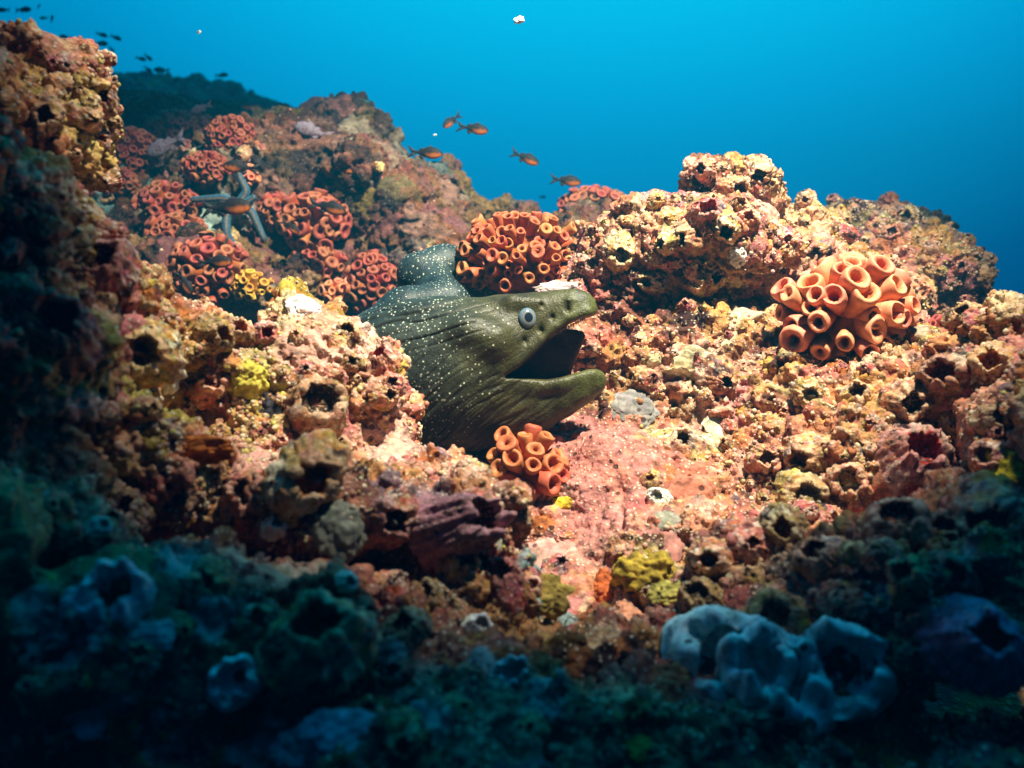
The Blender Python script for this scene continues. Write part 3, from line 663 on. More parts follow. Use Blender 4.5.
def barnacle(px, py, size, key, label=None, group=None, face=.55, up=.15, beak=None, spin=None, sink=.12, name='giant_barnacle', dirv=None, lift=0.0):
    h = hit(px, py)
    if h is None: return None
    loc, nor = h
    toc = (-loc).normalized()
    axis = (nor * (1 - face) + toc * face + Vector((0, 0, up))).normalized() if dirv is None else Vector(dirv).normalized()
    r = size / FPX * loc.y * .5
    i = _cnt.get(key, 0); _cnt[key] = i + 1
    me = SH[key][i % len(SH[key])]
    mat = M_PALE if key in ('pale', 'chalk') else M_SHELL
    if beak is None and label is None:
        o = link(name, me, mat)
    else:
        o = empty(name, (0, 0, 0)); ch = link('shell', me, mat, o)
        if beak is not None: link('beak', BK[beak], M_BEAK, o)
    o.rotation_mode = 'QUATERNION'; o.rotation_quaternion = axis_quat(axis, random.uniform(0, 6.28) if spin is None else spin)
    o.scale = (r, r, r * random.uniform(.9, 1.15)); o.location = loc - axis * r * sink + toc * lift
    if label: tag(o, label, 'barnacle', group)
    return o
B = [  # px, py, size, shell, beak, label
 (913, 462, 92, 'pink', None, 'big rounded pink barnacle with rust inside, right of the grey hollow one'), (809, 455, 46, 'pink', 1, 'tall orange-mouthed barnacle with blue slit on the right shelf'),
 (803, 497, 58, 'tan', None, 'pale rimmed barnacle with brown hollow, low on the right shelf'), (851, 486, 56, 'tan', None, 'round grey hollow barnacle in the middle of the right shelf'),
 (894, 525, 60, 'wide', None, 'pink lipped empty barnacle with black hollow at the shade edge'), (811, 396, 36, 'tan', 2, 'small grey-mouthed barnacle below the large orange cup coral'),
 (858, 397, 36, 'pinkdark', None, 'beaded pink barnacle with dark mouth below the orange cup coral'), (908, 402, 48, 'pinkdark', None, 'tan barnacle with a side hollow left of the blurred right ridge'),
 (947, 376, 58, 'pink', None, 'pink knobby barnacle on the near right ridge'), (989, 366, 48, 'pink', None, 'peach barnacle high on the near right ridge at the frame edge'),
 (996, 421, 36, 'tan', None, 'small tan barnacle below the near right ridge'), (989, 455, 40, 'tan', None, 'golden barnacle in the shade of the right ridge'),
 (992, 520, 86, 'dull', None, 'large dim barnacle with black hollow at the right frame edge'), (765, 462, 34, 'pinkdark', None, 'little pink barnacle left of the orange-mouthed one'),
 (783, 530, 50, 'pink', None, 'salmon barnacle clump at the lower edge of the lit slope'), (821, 558, 58, 'pinkdark', 0, 'dim barnacle with tall amber plates above the pale broken shells'),
 (908, 578, 44, 'dull', None, 'pale rimmed dim barnacle right of the broken shells'), (953, 574, 48, 'dull', None, 'grey ring barnacle in the dim right foreground'), (942, 534, 42, 'dull', None, 'dim barnacle cluster member beside the black hollow'),
 (982, 645, 92, 'purple', None, 'ribbed purple barnacle in the dark lower right corner'), (902, 652, 46, 'dull', None, 'brown dim barnacle below the grey ring'), (869, 622, 38, 'dull', None, 'maroon barnacle stub right of the broken shells'),
 (684, 446, 58, 'mound', None, 'domed maroon barnacle dotted with cream beads right of the eel jaw'), (724, 382, 50, 'mound', None, 'brown domed barnacle with small top hole above the cream crust'),
 (657, 498, 26, 'chalk', None, 'cream tube-mouthed barnacle on the pink crust'), (735, 190, 32, 'pinkdark', 2, 'barnacle with grey plates in the centre of the top knob'),
 (759, 172, 30, 'pinkdark', 2, 'barnacle with open dark mouth on the right shoulder of the knob'), (706, 218, 42, 'pink', 0, 'amber plated barnacle at the base of the knob'),
 (689, 238, 34, 'pinkdark', 0, 'brown mouthed barnacle left of the white chip'), (726, 229, 32, 'pinkdark', 2, 'gaping barnacle just above the white chip'),
 (667, 243, 24, 'tan', 0, 'little amber barnacle on the left flank under the knob'), (619, 253, 36, 'tan', 0, 'amber barnacle above the eel snout near the far coral'),
 (597, 268, 30, 'tan', 0, 'leftmost small amber barnacle above the eel snout'), (741, 207, 22, 'pink', None, 'tiny pink barnacle stacked on the knob'), (704, 169, 24, 'pinkdark', 2, 'tiny barnacle at the knob top left'),
 (748, 219, 24, 'pink', None, 'tiny rosy barnacle low on the knob right side'), (715, 277, 24, 'pinkdark', None, 'small barnacle hanging under the overhang below the knob'), (698, 284, 22, 'tan', None, 'small cream barnacle on the overhang lip'),
 (814, 250, 34, 'tan', 2, 'barnacle with a grey slit above the large orange cup coral'), (651, 281, 28, 'pink', None, 'pink barnacle on the left lobe beside the shadowed hollow'),
 (141, 350, 74, 'tan', 1, 'large golden barnacle with an orange beak on the left ledge'), (167, 378, 28, 'chalk', None, 'cream ring barnacle under the big golden one'), (191, 376, 24, 'tan', None, 'olive ring barnacle beside the cream ring'),
 (215, 334, 38, 'pink', None, 'salmon barnacle, left one of three on the ledge top'), (240, 336, 34, 'pink', None, 'salmon barnacle, middle one of three on the ledge top'), (267, 335, 30, 'pink', None, 'salmon barnacle, right one of three on the ledge top'),
 (212, 386, 44, 'pinkdark', None, 'hollow pink ringed barnacle beside the yellow sponge'), (315, 406, 64, 'wide', None, 'tan barnacle cup holding yellow sponge on the ledge'),
 (345, 334, 30, 'pinkdark', None, 'black mouthed barnacle on the ledge crest beside the eel'), (349, 364, 24, 'pinkdark', None, 'small barnacle among cream beads left of the eel'), (382, 360, 32, 'pink', None, 'pink barnacle nearest the eel neck'),
 (394, 384, 24, 'pinkdark', None, 'upper small barnacle on the ledge edge by the eel'), (385, 398, 26, 'pinkdark', None, 'lower small barnacle on the ledge edge by the eel'), (297, 390, 16, 'pinkdark', None, 'tiny holed barnacle above the sponge cup'),
 (346, 388, 20, 'pink', None, 'tiny reddish barnacle right of the sponge cup'), (105, 268, 68, 'dull', None, 'big gaping barnacle on the left outcrop below the overhang'), (55, 330, 80, 'dull', None, 'dim gaping barnacle at the far left'),
 (246, 500, 56, 'dull', None, 'barnacle with black diamond mouth at the ledge foot'), (312, 480, 84, 'pink', 1, 'large pink barnacle with rust interior in front of the ledge'), (392, 520, 56, 'pinkdark', 0, 'barnacle gaping with amber beak beside the purple barrel'),
 (277, 524, 30, 'chalk', None, 'small chalky barnacle in the dim foreground'), (347, 582, 24, 'chalk', None, 'tiny chalky ring in the dark foreground'), (403, 574, 42, 'dull', None, 'dim rosy barnacle left under the purple barrel'),
 (430, 594, 34, 'dull', None, 'small rosy barnacle under the dim cluster'), (477, 508, 44, 'pink', 1, 'barnacle with orange plates under the beaded rim near the eel chin'), (461, 563, 46, 'pinkdark', None, 'rosy open barnacle below the purple barrel'),
 (505, 585, 52, 'pinkdark', None, 'brown rosy barnacle right of the open one'), (479, 628, 30, 'chalk', None, 'pale round barnacle in the dark middle foreground'), (405, 628, 44, 'dull', None, 'reddish rimmed barnacle in the dark middle foreground'),
 (393, 674, 34, 'dull', None, 'dark teal ring barnacle at the bottom'), (118, 600, 62, 'pale', None, 'pale barnacle with black hollow in the dark left foreground'), (98, 528, 26, 'chalk', None, 'small yellowish ring barnacle at dark left'),
 (724, 664, 106, 'pale', None, 'left pale blue broken barnacle cup with wide lit bowl'), (775, 690, 98, 'pale', None, 'lower middle pale blue broken barnacle cup'), (838, 672, 92, 'pale', None, 'right pale blue broken barnacle shell with maroon stain'),
 (774, 618, 62, 'dull', None, 'tall black hollow barnacle behind the pale broken cups'), (322, 642, 100, 'dull', None, 'large olive crusted barnacle in the lower left foreground'), (236, 682, 46, 'pale', None, 'pale aqua broken shell in the lower left'),
 (510, 676, 34, 'pale', None, 'pale drop-shaped shell near the bottom middle'), (710, 560, 44, 'pink', None, 'rosy barnacle bump at the shade edge right of the yellow sponge'), (700, 600, 50, 'dull', None, 'maroon barnacle bump above the pale broken cups'),
 (755, 545, 60, 'mound', None, 'round salmon barnacle with pointed top at the shade edge'),
]
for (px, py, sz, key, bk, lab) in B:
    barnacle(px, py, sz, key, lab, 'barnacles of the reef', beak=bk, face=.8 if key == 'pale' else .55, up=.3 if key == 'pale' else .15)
h = hit(470, 528)
if h:
    barnacle(462, 532, 66, 'barrel', 'ribbed purple barrel barnacle lying sideways with cream rim', 'barnacles of the reef', dirv=(.8, -.5, .15), sink=.75)
# the many small barnacles: the same shells over and over, each an object of its own
def scatter(n, box, size, keys, label, group, minv=None, face=.35):
    pts = []; tries = 0
    while len(pts) < n and tries < n * 30:
        tries += 1
        px, py = random.uniform(box[0], box[2]), random.uniform(box[1], box[3])
        if minv and not minv(px, py): continue
        if any((px - a) ** 2 + (py - b) ** 2 < (size[0] * .8) ** 2 for a, b in pts): continue
        pts.append((px, py))
        o = barnacle(px, py, random.uniform(*size) * (1 if random.random() > .2 else 1.4), random.choice(keys), face=face, name='small_barnacle', sink=.1)
        if o: tag(o, label, 'barnacle', group)
scatter(52, (600, 165, 800, 300), (11, 20), ['bud', 'bud', 'bud', 'shallow'], 'small pink and tan barnacle crusting the knob above the eel snout', 'small barnacles on the knob', lambda x, y: y > 165 + abs(x - 735) * .25)
scatter(40, (570, 300, 900, 450), (9, 18), ['bud', 'bud', 'shallow', 'mound'], 'small beaded barnacle on the lit slope right of the eel', 'small barnacles on the lit slope', lambda x, y: not (x < 660 and y > 400))
scatter(35, (740, 400, 1020, 560), (12, 28), ['bud', 'shallow', 'pinkdark', 'bud'], 'small barnacle between the large ones on the right shelf', 'small barnacles on the right shelf')
scatter(26, (800, 195, 990, 330), (12, 24), ['dull', 'bud', 'shallow'], 'small dull barnacle on the dim far right ridge', 'small barnacles on the far right ridge')
scatter(38, (100, 300, 400, 480), (10, 24), ['bud', 'bud', 'shallow', 'bud', 'mound'], 'small barnacle on the lit ledge left of the eel', 'small barnacles on the left ledge')
scatter(30, (0, 60, 120, 300), (14, 30), ['bud', 'shallow', 'dull', 'mound'], 'small blurred barnacle on the near left outcrop', 'small barnacles on the left outcrop')
scatter(55, (0, 470, 1020, 740), (16, 40), ['dull', 'bud', 'shallow', 'mound', 'bud'], 'dim barnacle in the shaded foreground', 'dim barnacles of the foreground')
scatter(22, (120, 130, 480, 300), (9, 18), ['bud', 'bud', 'shallow'], 'small barnacle on the dim reef behind the eel', 'small barnacles on the back reef')

# ------------------------------------------------------------------ cup corals
def cup_mesh(seed, pal, open_=1.0):
    r = np.random.default_rng(seed); ns = 20; th = np.linspace(0, 2 * np.pi, ns, endpoint=False)
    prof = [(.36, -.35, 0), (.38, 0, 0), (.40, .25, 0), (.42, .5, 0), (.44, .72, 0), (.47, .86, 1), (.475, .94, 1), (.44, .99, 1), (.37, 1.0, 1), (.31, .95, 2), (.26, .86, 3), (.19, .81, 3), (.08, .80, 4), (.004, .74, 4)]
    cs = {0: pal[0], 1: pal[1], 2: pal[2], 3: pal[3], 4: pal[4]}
    V, Cc = [], []; ov = 1 + .07 * np.cos(2 * th + r.uniform(0, 6)); bend = r.uniform(-.12, .12, 2)
    for rr, z, k in prof:
        o_ = 1 if k < 2 else open_
        rad = rr * o_ * ov * (1 + (.034 * np.cos(th * 10 + 1.2 * z) if k < 2 else .08 * np.cos(th * 10)))
        V.append(np.stack([rad * np.cos(th) + bend[0] * z * z, rad * np.sin(th) + bend[1] * z * z, z + 0 * th], 1)); Cc += [cs[k]] * ns
    n = len(prof); F = [(i * ns + j, i * ns + (j + 1) % ns, (i + 1) * ns + (j + 1) % ns, (i + 1) * ns + j) for i in range(n - 1) for j in range(ns)]
    V = np.concatenate(V).astype(np.float32); Cc = np.array(Cc)
    V = V + .022 * np.stack([fbm(V * 3 + seed, s, 2) for s in (1, 2, 3)], 1)
    return mesh_from('cup', V, F, np.clip(Cc * (1 + .15 * fbm(V * 2.5 + seed, 6, 2))[:, None], .01, .9))
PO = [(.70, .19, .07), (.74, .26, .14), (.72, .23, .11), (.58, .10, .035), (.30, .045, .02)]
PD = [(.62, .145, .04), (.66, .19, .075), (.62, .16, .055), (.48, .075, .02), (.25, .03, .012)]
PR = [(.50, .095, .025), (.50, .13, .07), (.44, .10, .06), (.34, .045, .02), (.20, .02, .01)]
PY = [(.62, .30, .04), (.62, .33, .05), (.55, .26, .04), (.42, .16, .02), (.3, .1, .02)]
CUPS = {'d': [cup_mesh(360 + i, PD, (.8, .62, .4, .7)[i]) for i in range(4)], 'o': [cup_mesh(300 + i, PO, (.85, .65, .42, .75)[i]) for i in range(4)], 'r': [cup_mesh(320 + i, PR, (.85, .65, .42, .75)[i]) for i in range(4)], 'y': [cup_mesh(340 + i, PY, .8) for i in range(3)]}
import bmesh
def lump_mesh(name, seed, col, n=24, amp=.18, sc=2.0):
    """an uneven rounded mass of unit radius"""
    V = []; F = []
    k = 14
    for f in range(6):
        u = np.linspace(-1, 1, k); A, Bb = np.meshgrid(u, u, indexing='ij'); o = np.ones_like(A)
        ax = [(o, A, Bb), (-o, Bb, A), (Bb, o, A), (A, -o, Bb), (A, Bb, o), (Bb, A, -o)][f]
        p = np.stack([x.ravel() for x in ax], 1); p /= np.linalg.norm(p, axis=1, keepdims=True)
        b = len(V) * k * k; V.append(p); i = np.arange(k - 1)[:, None] * k + np.arange(k - 1)[None]
        F.append(np.stack([i, i + k, i + k + 1, i + 1], -1).reshape(-1, 4) + b)
    V = np.concatenate(V).astype(np.float32); F = np.concatenate(F)
    key = np.round(V * 5000).astype(np.int64); _, first, inv = np.unique(key, axis=0, return_index=True, return_inverse=True)
    inv = inv.ravel(); V = V[first]; F = inv[F]
    V2, F2 = subdivide(V, F); V2 /= np.linalg.norm(V2, axis=1, keepdims=True)
    f1, _, idb = worley(V2 * sc * 1.7 + seed, seed)
    V3 = V2 * (1 + amp * fbm(V2 * sc + seed * 1.7, seed, 3) + amp * .9 * (.5 - f1))[:, None]
    c = np.array(col) * (1 + .35 * fbm(V2 * 3 + seed, seed + 2, 3))[:, None]
    return mesh_from(name, V3, F2, np.clip(c, .01, .9))
def colony(label, px, py, rx, rz, n, cd, cl, kind, group=None, d=None, mat=0, aim=(0, -1, .25), lim=-.05, ry=None, off=0.0):
    if d is None:
        h = hit(px, py)
        if h is None: return
        d = h[0].y + off
    k = d / FPX; Rx, Rz = rx * k, rz * k; Ry = ry or min(Rx, Rz)
    L = cl * k; D = cd * k
    root = empty('cup_coral', P(px, py, d)); tag(root, label, 'cup coral', group)
    cols = {'d': (.40, .09, .02), 'o': (.50, .13, .03), 'r': (.32, .06, .02), 'y': (.45, .2, .03)}
    b = link('base', lump_mesh('base', 900 + int(px), cols[kind]), CUPM[mat], root); b.scale = (max(Rx - L * 1.0, .35 * Rx), max(Ry - L * 1.0, .35 * Ry), max(Rz - L * 1.0, .35 * Rz))
    a = Vector(aim).normalized(); made = 0
    area = 4 * math.pi * (((rx * rz) ** 1.6 + 2 * (min(rx, rz) * (rx + rz) / 2) ** 1.6) / 3) ** (1 / 1.6); m = int(area / (cd * 1.02) ** 2)
    for i in range(m):
        z = 1 - 2 * (i + .5) / m; ph = i * 2.399963
        v = Vector((math.sqrt(1 - z * z) * math.cos(ph), math.sqrt(1 - z * z) * math.sin(ph), z)) + Vector([random.gauss(0, .075) for _ in range(3)])
        v.normalize()
        if v.dot(a) < lim or made >= 99: continue
        made += 1
        sc = random.uniform(.70, 1.18); ln = random.uniform(.7, 1.4)
        nrm = Vector((v.x / Rx, v.y / Ry, v.z / Rz)).normalized()
        nrm = (nrm * .55 + v * .45 + Vector((0, -.10, .10)) + Vector([random.gauss(0, .15) for _ in range(3)])).normalized()
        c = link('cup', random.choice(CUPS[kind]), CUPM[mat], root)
        tip = Vector((v.x * Rx, v.y * Ry, v.z * Rz)) * random.uniform(.86, 1.06)
        c.rotation_mode = 'QUATERNION'; c.rotation_quaternion = axis_quat(nrm, random.uniform(0, 6.28))
        c.scale = (D * sc, D * sc, L * 1.5 * ln); c.location = tip - nrm * L * 1.5 * ln
    return root
colony('large bright orange cup coral with tall tubes on the lit right slope', 845, 312, 68, 57, 40, 26, 42, 'o', d=1.13, ry=.06, aim=(-.1, -1, .35), lim=-.15)
colony('broad dense orange cup coral dome right behind the eel head', 520, 262, 68, 51, 78, 13, 18, 'd', d=1.335, ry=.08, aim=(0, -1, .3), mat=2)
colony('dark orange cup coral with round mouths under the eel chin', 524, 472, 46, 46, 24, 23, 22, 'd', d=1.05, ry=.05, aim=(.1, -1, .1), mat=2)
colony('rounded red-orange cup coral just left of the eel coils', 372, 283, 28, 34, 34, 12, 12, 'r', d=1.66, aim=(0, -1, .2), mat=2)
colony('two-lobed orange cup coral in the middle of the back reef', 316, 224, 38, 34, 46, 14, 12, 'r', d=1.72, mat=2)
colony('lower lobe of red-orange cups hanging beneath the two-lobed coral', 318, 266, 28, 24, 24, 13, 12, 'r', d=1.70, mat=2)
colony('orange cup coral with a mossy gap beside the left outcrop', 168, 204, 36, 22, 40, 11, 10, 'r', d=1.75, mat=2)
colony('orange cup coral clump below the mossy gap coral', 176, 234, 32, 22, 34, 12, 11, 'r', d=1.70, mat=2)
colony('deep red cup coral with dark mouths above the lit ledge', 208, 272, 40, 38, 50, 14, 13, 'r', d=1.56, mat=2)
colony('orange cup coral strip at the back reef right edge', 408, 210, 22, 20, 22, 12, 11, 'r', d=1.86, mat=2)
colony('orange cups lowest in the strip above the eel coils', 412, 234, 18, 15, 16, 13, 11, 'r', d=1.80, mat=2)
colony('distant red cup coral mound in blue water behind the orange dome', 594, 214, 40, 28, 60, 10, 9, 'r', d=1.85, mat=2)
colony('far dim red cup coral mound at the reef top left', 158, 112, 36, 20, 60, 7, 6, 'r', off=-.015, mat=1)
colony('dim red cup coral centre of the far red cluster', 180, 134, 40, 26, 60, 8, 7, 'r', off=-.015, mat=1)
colony('dim red cup coral behind the left outcrop', 130, 154, 30, 26, 50, 8, 7, 'r', off=-.015, mat=1)
colony('dim red cup coral on the right of the far red cluster', 231, 140, 28, 24, 44, 8, 7, 'r', off=-.015, mat=1)
colony('dim red cup coral below the centre of the far red cluster', 207, 168, 26, 17, 30, 8, 7, 'r', off=-.012, mat=2)
colony('dim red cup coral wedged against the left outcrop', 118, 182, 22, 16, 30, 8, 7, 'r', off=-.012, mat=2)
colony('dull red cup coral right of the blue starfish', 276, 212, 20, 20, 30, 10, 9, 'r', off=-.012, mat=2)
colony('reddish cup coral in the dark notch right of the large orange one', 948, 335, 26, 24, 24, 13, 12, 'r', d=1.2, mat=0)
colony('small yellow cup coral bunch in the middle back reef', 384, 192, 12, 11, 12, 9, 8, 'y', d=1.80, mat=3)
colony('mustard cup coral bunch beside the deep red coral', 252, 286, 22, 17, 22, 10, 9, 'y', d=1.55, mat=3)
colony('small orange cups under the pale right ridge ledge', 250, 176, 8, 12, 8, 8, 8, 'o', d=1.72, mat=0)
colony('ochre cup patch left of the round red-orange coral', 338, 292, 18, 16, 16, 11, 10, 'o', d=1.66, mat=3)

# ------------------------------------------------------------------ sponges, crusts, chips
def lump(name, label, cat, px, py, rx, rz, col, mat, seed, depth=.6, amp=.25, sc=2.2, sink=.3, group=None, tilt=0):
    h = hit(px, py)
    if h is None: return
    k = h[0].y / FPX
    o = link(name, lump_mesh(name, seed, col, amp=amp, sc=sc), mat)
    o.rotation_mode = 'QUATERNION'; q = (h[1] * .6 - h[0].normalized() * .4).to_track_quat('Z', 'Y'); o.rotation_quaternion = q @ Quaternion((0, 0, 1), tilt)
    o.scale = (rx * k, rz * k, min(rx, rz) * k * depth); o.location = h[0] - h[1] * min(rx, rz) * k * depth * sink
    return tag(o, label, cat, group)
YEL = (.50, .36, .02)
lump('yellow_sponge', 'largest lumpy yellow sponge at the foot of the lit slope', 'sponge', 640, 580, 32, 30, (.34, .22, .03), M_SPONGE, 1, .8, .30, 1.7)
lump('yellow_sponge', 'yellow-green sponge fringe right of the largest yellow sponge', 'sponge', 672, 592, 26, 16, (.40, .36, .08), M_SPONGE, 2, .6)
lump('yellow_sponge', 'dull yellow sponge beside the dim barnacles left of the slope foot', 'sponge', 545, 596, 24, 20, (.36, .30, .06), M_SPONGE, 3)
lump('yellow_sponge', 'bright lemon sponge inside the tan barnacle cup', 'sponge', 315, 414, 13, 11, (.62, .50, .02), M_SPONGE, 4, .7, sink=-.4)
lump('yellow_sponge', 'pale lime sponge sheet beside the hollow pink barnacle', 'sponge', 250, 388, 20, 22, (.58, .52, .08), M_SPONGE, 5)
lump('yellow_sponge', 'small yellow sponge dab under the chin coral', 'sponge', 562, 505, 13, 8, (.55, .44, .03), M_SPONGE, 6, .4)
lump('yellow_sponge', 'golden sponge in the shade at the right frame edge', 'sponge', 1012, 468, 20, 26, (.48, .34, .02), M_SPONGE, 7)
lump('yellow_sponge', 'ochre sponge low on the left ledge', 'sponge', 118, 462, 28, 14, (.40, .34, .05), M_SPONGE, 8)
lump('yellow_sponge', 'orange-brown sponge beneath the left ledge', 'sponge', 200, 452, 30, 16, (.38, .14, .02), M_SPONGE, 9)
lump('orange_sponge', 'orange sponge block left of the largest yellow sponge', 'sponge', 604, 585, 14, 16, (.48, .18, .03), M_SPONGE, 10)
lump('black_sponge', 'small dark grey sponge between the two yellow ones on the ledge', 'sponge', 272, 408, 14, 20, (.035, .032, .04), M_SPONGE, 11, .6)
for i, (x, y, rx, rz, c, l) in enumerate([(694, 362, 19, 15, (.68, .58, .36), 'large round cream crust patch right of the eel mouth'), (676, 374, 14, 9, (.66, .55, .34), 'flat cream crust joined to the large round patch'),
        (718, 426, 14, 15, (.68, .62, .38), 'egg-shaped cream crust patch above the maroon dome'), (715, 442, 10, 8, (.60, .58, .34), 'small pale lime crust below the egg-shaped patch'),
        (652, 362, 10, 8, (.60, .54, .32), 'little cream crust left of the round patch'), (634, 408, 22, 18, (.24, .22, .21), 'grey-lilac crust patch near the eel jaw tip'), (663, 525, 18, 15, (.32, .30, .24), 'grey-green crust disc on the pink slope'),
        (664, 548, 20, 20, (.42, .17, .14), 'rosy crust plate under the grey-green disc'), (553, 347 + 210, 30, 26, (.52, .26, .22), 'pale pink crust plate at the slope foot'), (690, 494, 26, 18, (.52, .17, .11), 'smooth salmon crust beside the tube-mouthed barnacle')]):
    lump('crust_patch', l, 'crust', x, y, rx, rz, c, M_PALE, 40 + i, .22, .22, 1.6, .35)
for i, (x, y, rx, rz, c, l, sk) in enumerate([(738, 256, 9, 11, (.85, .82, .76), 'bright white chipped shell under the knob', -.2), (303, 308, 18, 12, (.70, .66, .66), 'white and lilac chipped crust on the ledge crest', -.1),
        (560, 290, 24, 8, (.55, .40, .40), 'pale pink rock slab behind the eel head', -.2), (520, 283, 16, 7, (.58, .38, .40), 'smooth rosy pebble behind the eel brow', -.2),
        (492, 538, 8, 16, (.70, .68, .50), 'cream broken rim at the end of the purple barrel', -.6), (345, 735, 48, 26, (.36, .42, .50), 'lilac slab at the bottom of the frame', 0), (300, 750, 30, 22, (.30, .48, .52), 'teal tinted slab at the bottom left of the lilac one', 0),
        (95, 715, 26, 24, (.30, .5, .54), 'pale blue lump in the dark bottom left corner', 0), (152, 637, 24, 16, (.34, .52, .54), 'pale blue lump right under the dark left hollow', 0), (80, 603, 20, 16, (.40, .52, .55), 'pale lilac lump left of the dark left hollow', 0),
        (340, 532, 26, 30, (.20, .20, .16), 'ridged off-white shell slab on the front of the ledge', .1), (640, 750, 18, 14, (.36, .26, .04), 'dull yellow lump in the black bottom middle', 0)]):
    lump('shell_fragment', l, 'shell', x, y, rx, rz, c, M_PALE, 70 + i, .6, .22, 2, sk)

# ------------------------------------------------------------------ beads too many to count
def beads():
    base = np.array([(1, 0, 0), (0, 1, 0), (-1, 0, 0), (0, -1, 0)], np.float32)
    ring = []; nS = 6
    th = np.linspace(0, 2 * np.pi, nS, endpoint=False)
    prof = [(.95, -.35), (1.0, .2), (.72, .72), (.25, .98)]
    bv = np.concatenate([np.stack([r * np.cos(th), r * np.sin(th), z + 0 * th], 1) for r, z in prof])
    bf = np.array([(i * nS + j, i * nS + (j + 1) % nS, (i + 1) * nS + (j + 1) % nS, (i + 1) * nS + j) for i in range(3) for j in range(nS)] + [(18, 19, 20, 21), (18, 21, 22, 23)])
    VV, FF, CC = [], [], []; k = 0
    V, F = [], []
    rr = np.random.default_rng(5)
    for (V, F), cnt in zip(REEF[:4], (6500, 4000, 700, 500)):
        Nn = normals(V, F); u = V[:, 0] / V[:, 1] * FPX + 512; v = 384 - V[:, 2] / V[:, 1] * FPX
        vis = np.where((u > -20) & (u < 1044) & (v > -20) & (v < 788) & ((Nn * V).sum(1) < 0) & (vnoise(V * 22, 77) + .5 * vnoise(V * 60, 78) > .12))[0]
        keep = np.ones(len(vis), bool)
        for (px, py, d, r, c, st, sm) in PATCH:
            if sm >= .55: keep &= (((V[vis] - np.array(P(px, py, d))) / r) ** 2).sum(1) > .8
        keep &= (v[vis] < 560) | (rr.uniform(size=len(vis)) < .15)
        vis = vis[keep]
        sel = rr.choice(vis, min(cnt, len(vis)), replace=False)
        for i in sel:
            n = Vector(Nn[i]); q = axis_quat(n, rr.uniform(0, 6)).to_matrix(); r = (.0010 + .0026 * rr.uniform() ** 3) 
            M = np.array(q) * r; VV.append(bv @ M.T + V[i]); FF.append(bf + k * 24); k += 1
            c = [(.70, .55, .38), (.62, .45, .22), (.60, .32, .26), (.55, .44, .12), (.5, .22, .14)][rr.choice(5, p=[.34, .22, .22, .1, .12])]
            CC.append(np.tile(np.array(c) * rr.uniform(.6, 1.1), (24, 1)))
    o = link('encrusting_beads', mesh_from('encrusting_beads', np.concatenate(VV), np.concatenate(FF), np.concatenate(CC)), M_SHELL2)
    tag(o, 'tiny cream and pink bead growths crusting the reef', None, None, 'stuff')
M_SHELL2 = vcol_mat('bead_skin', .6, .3, 300, .25, .3)
beads()

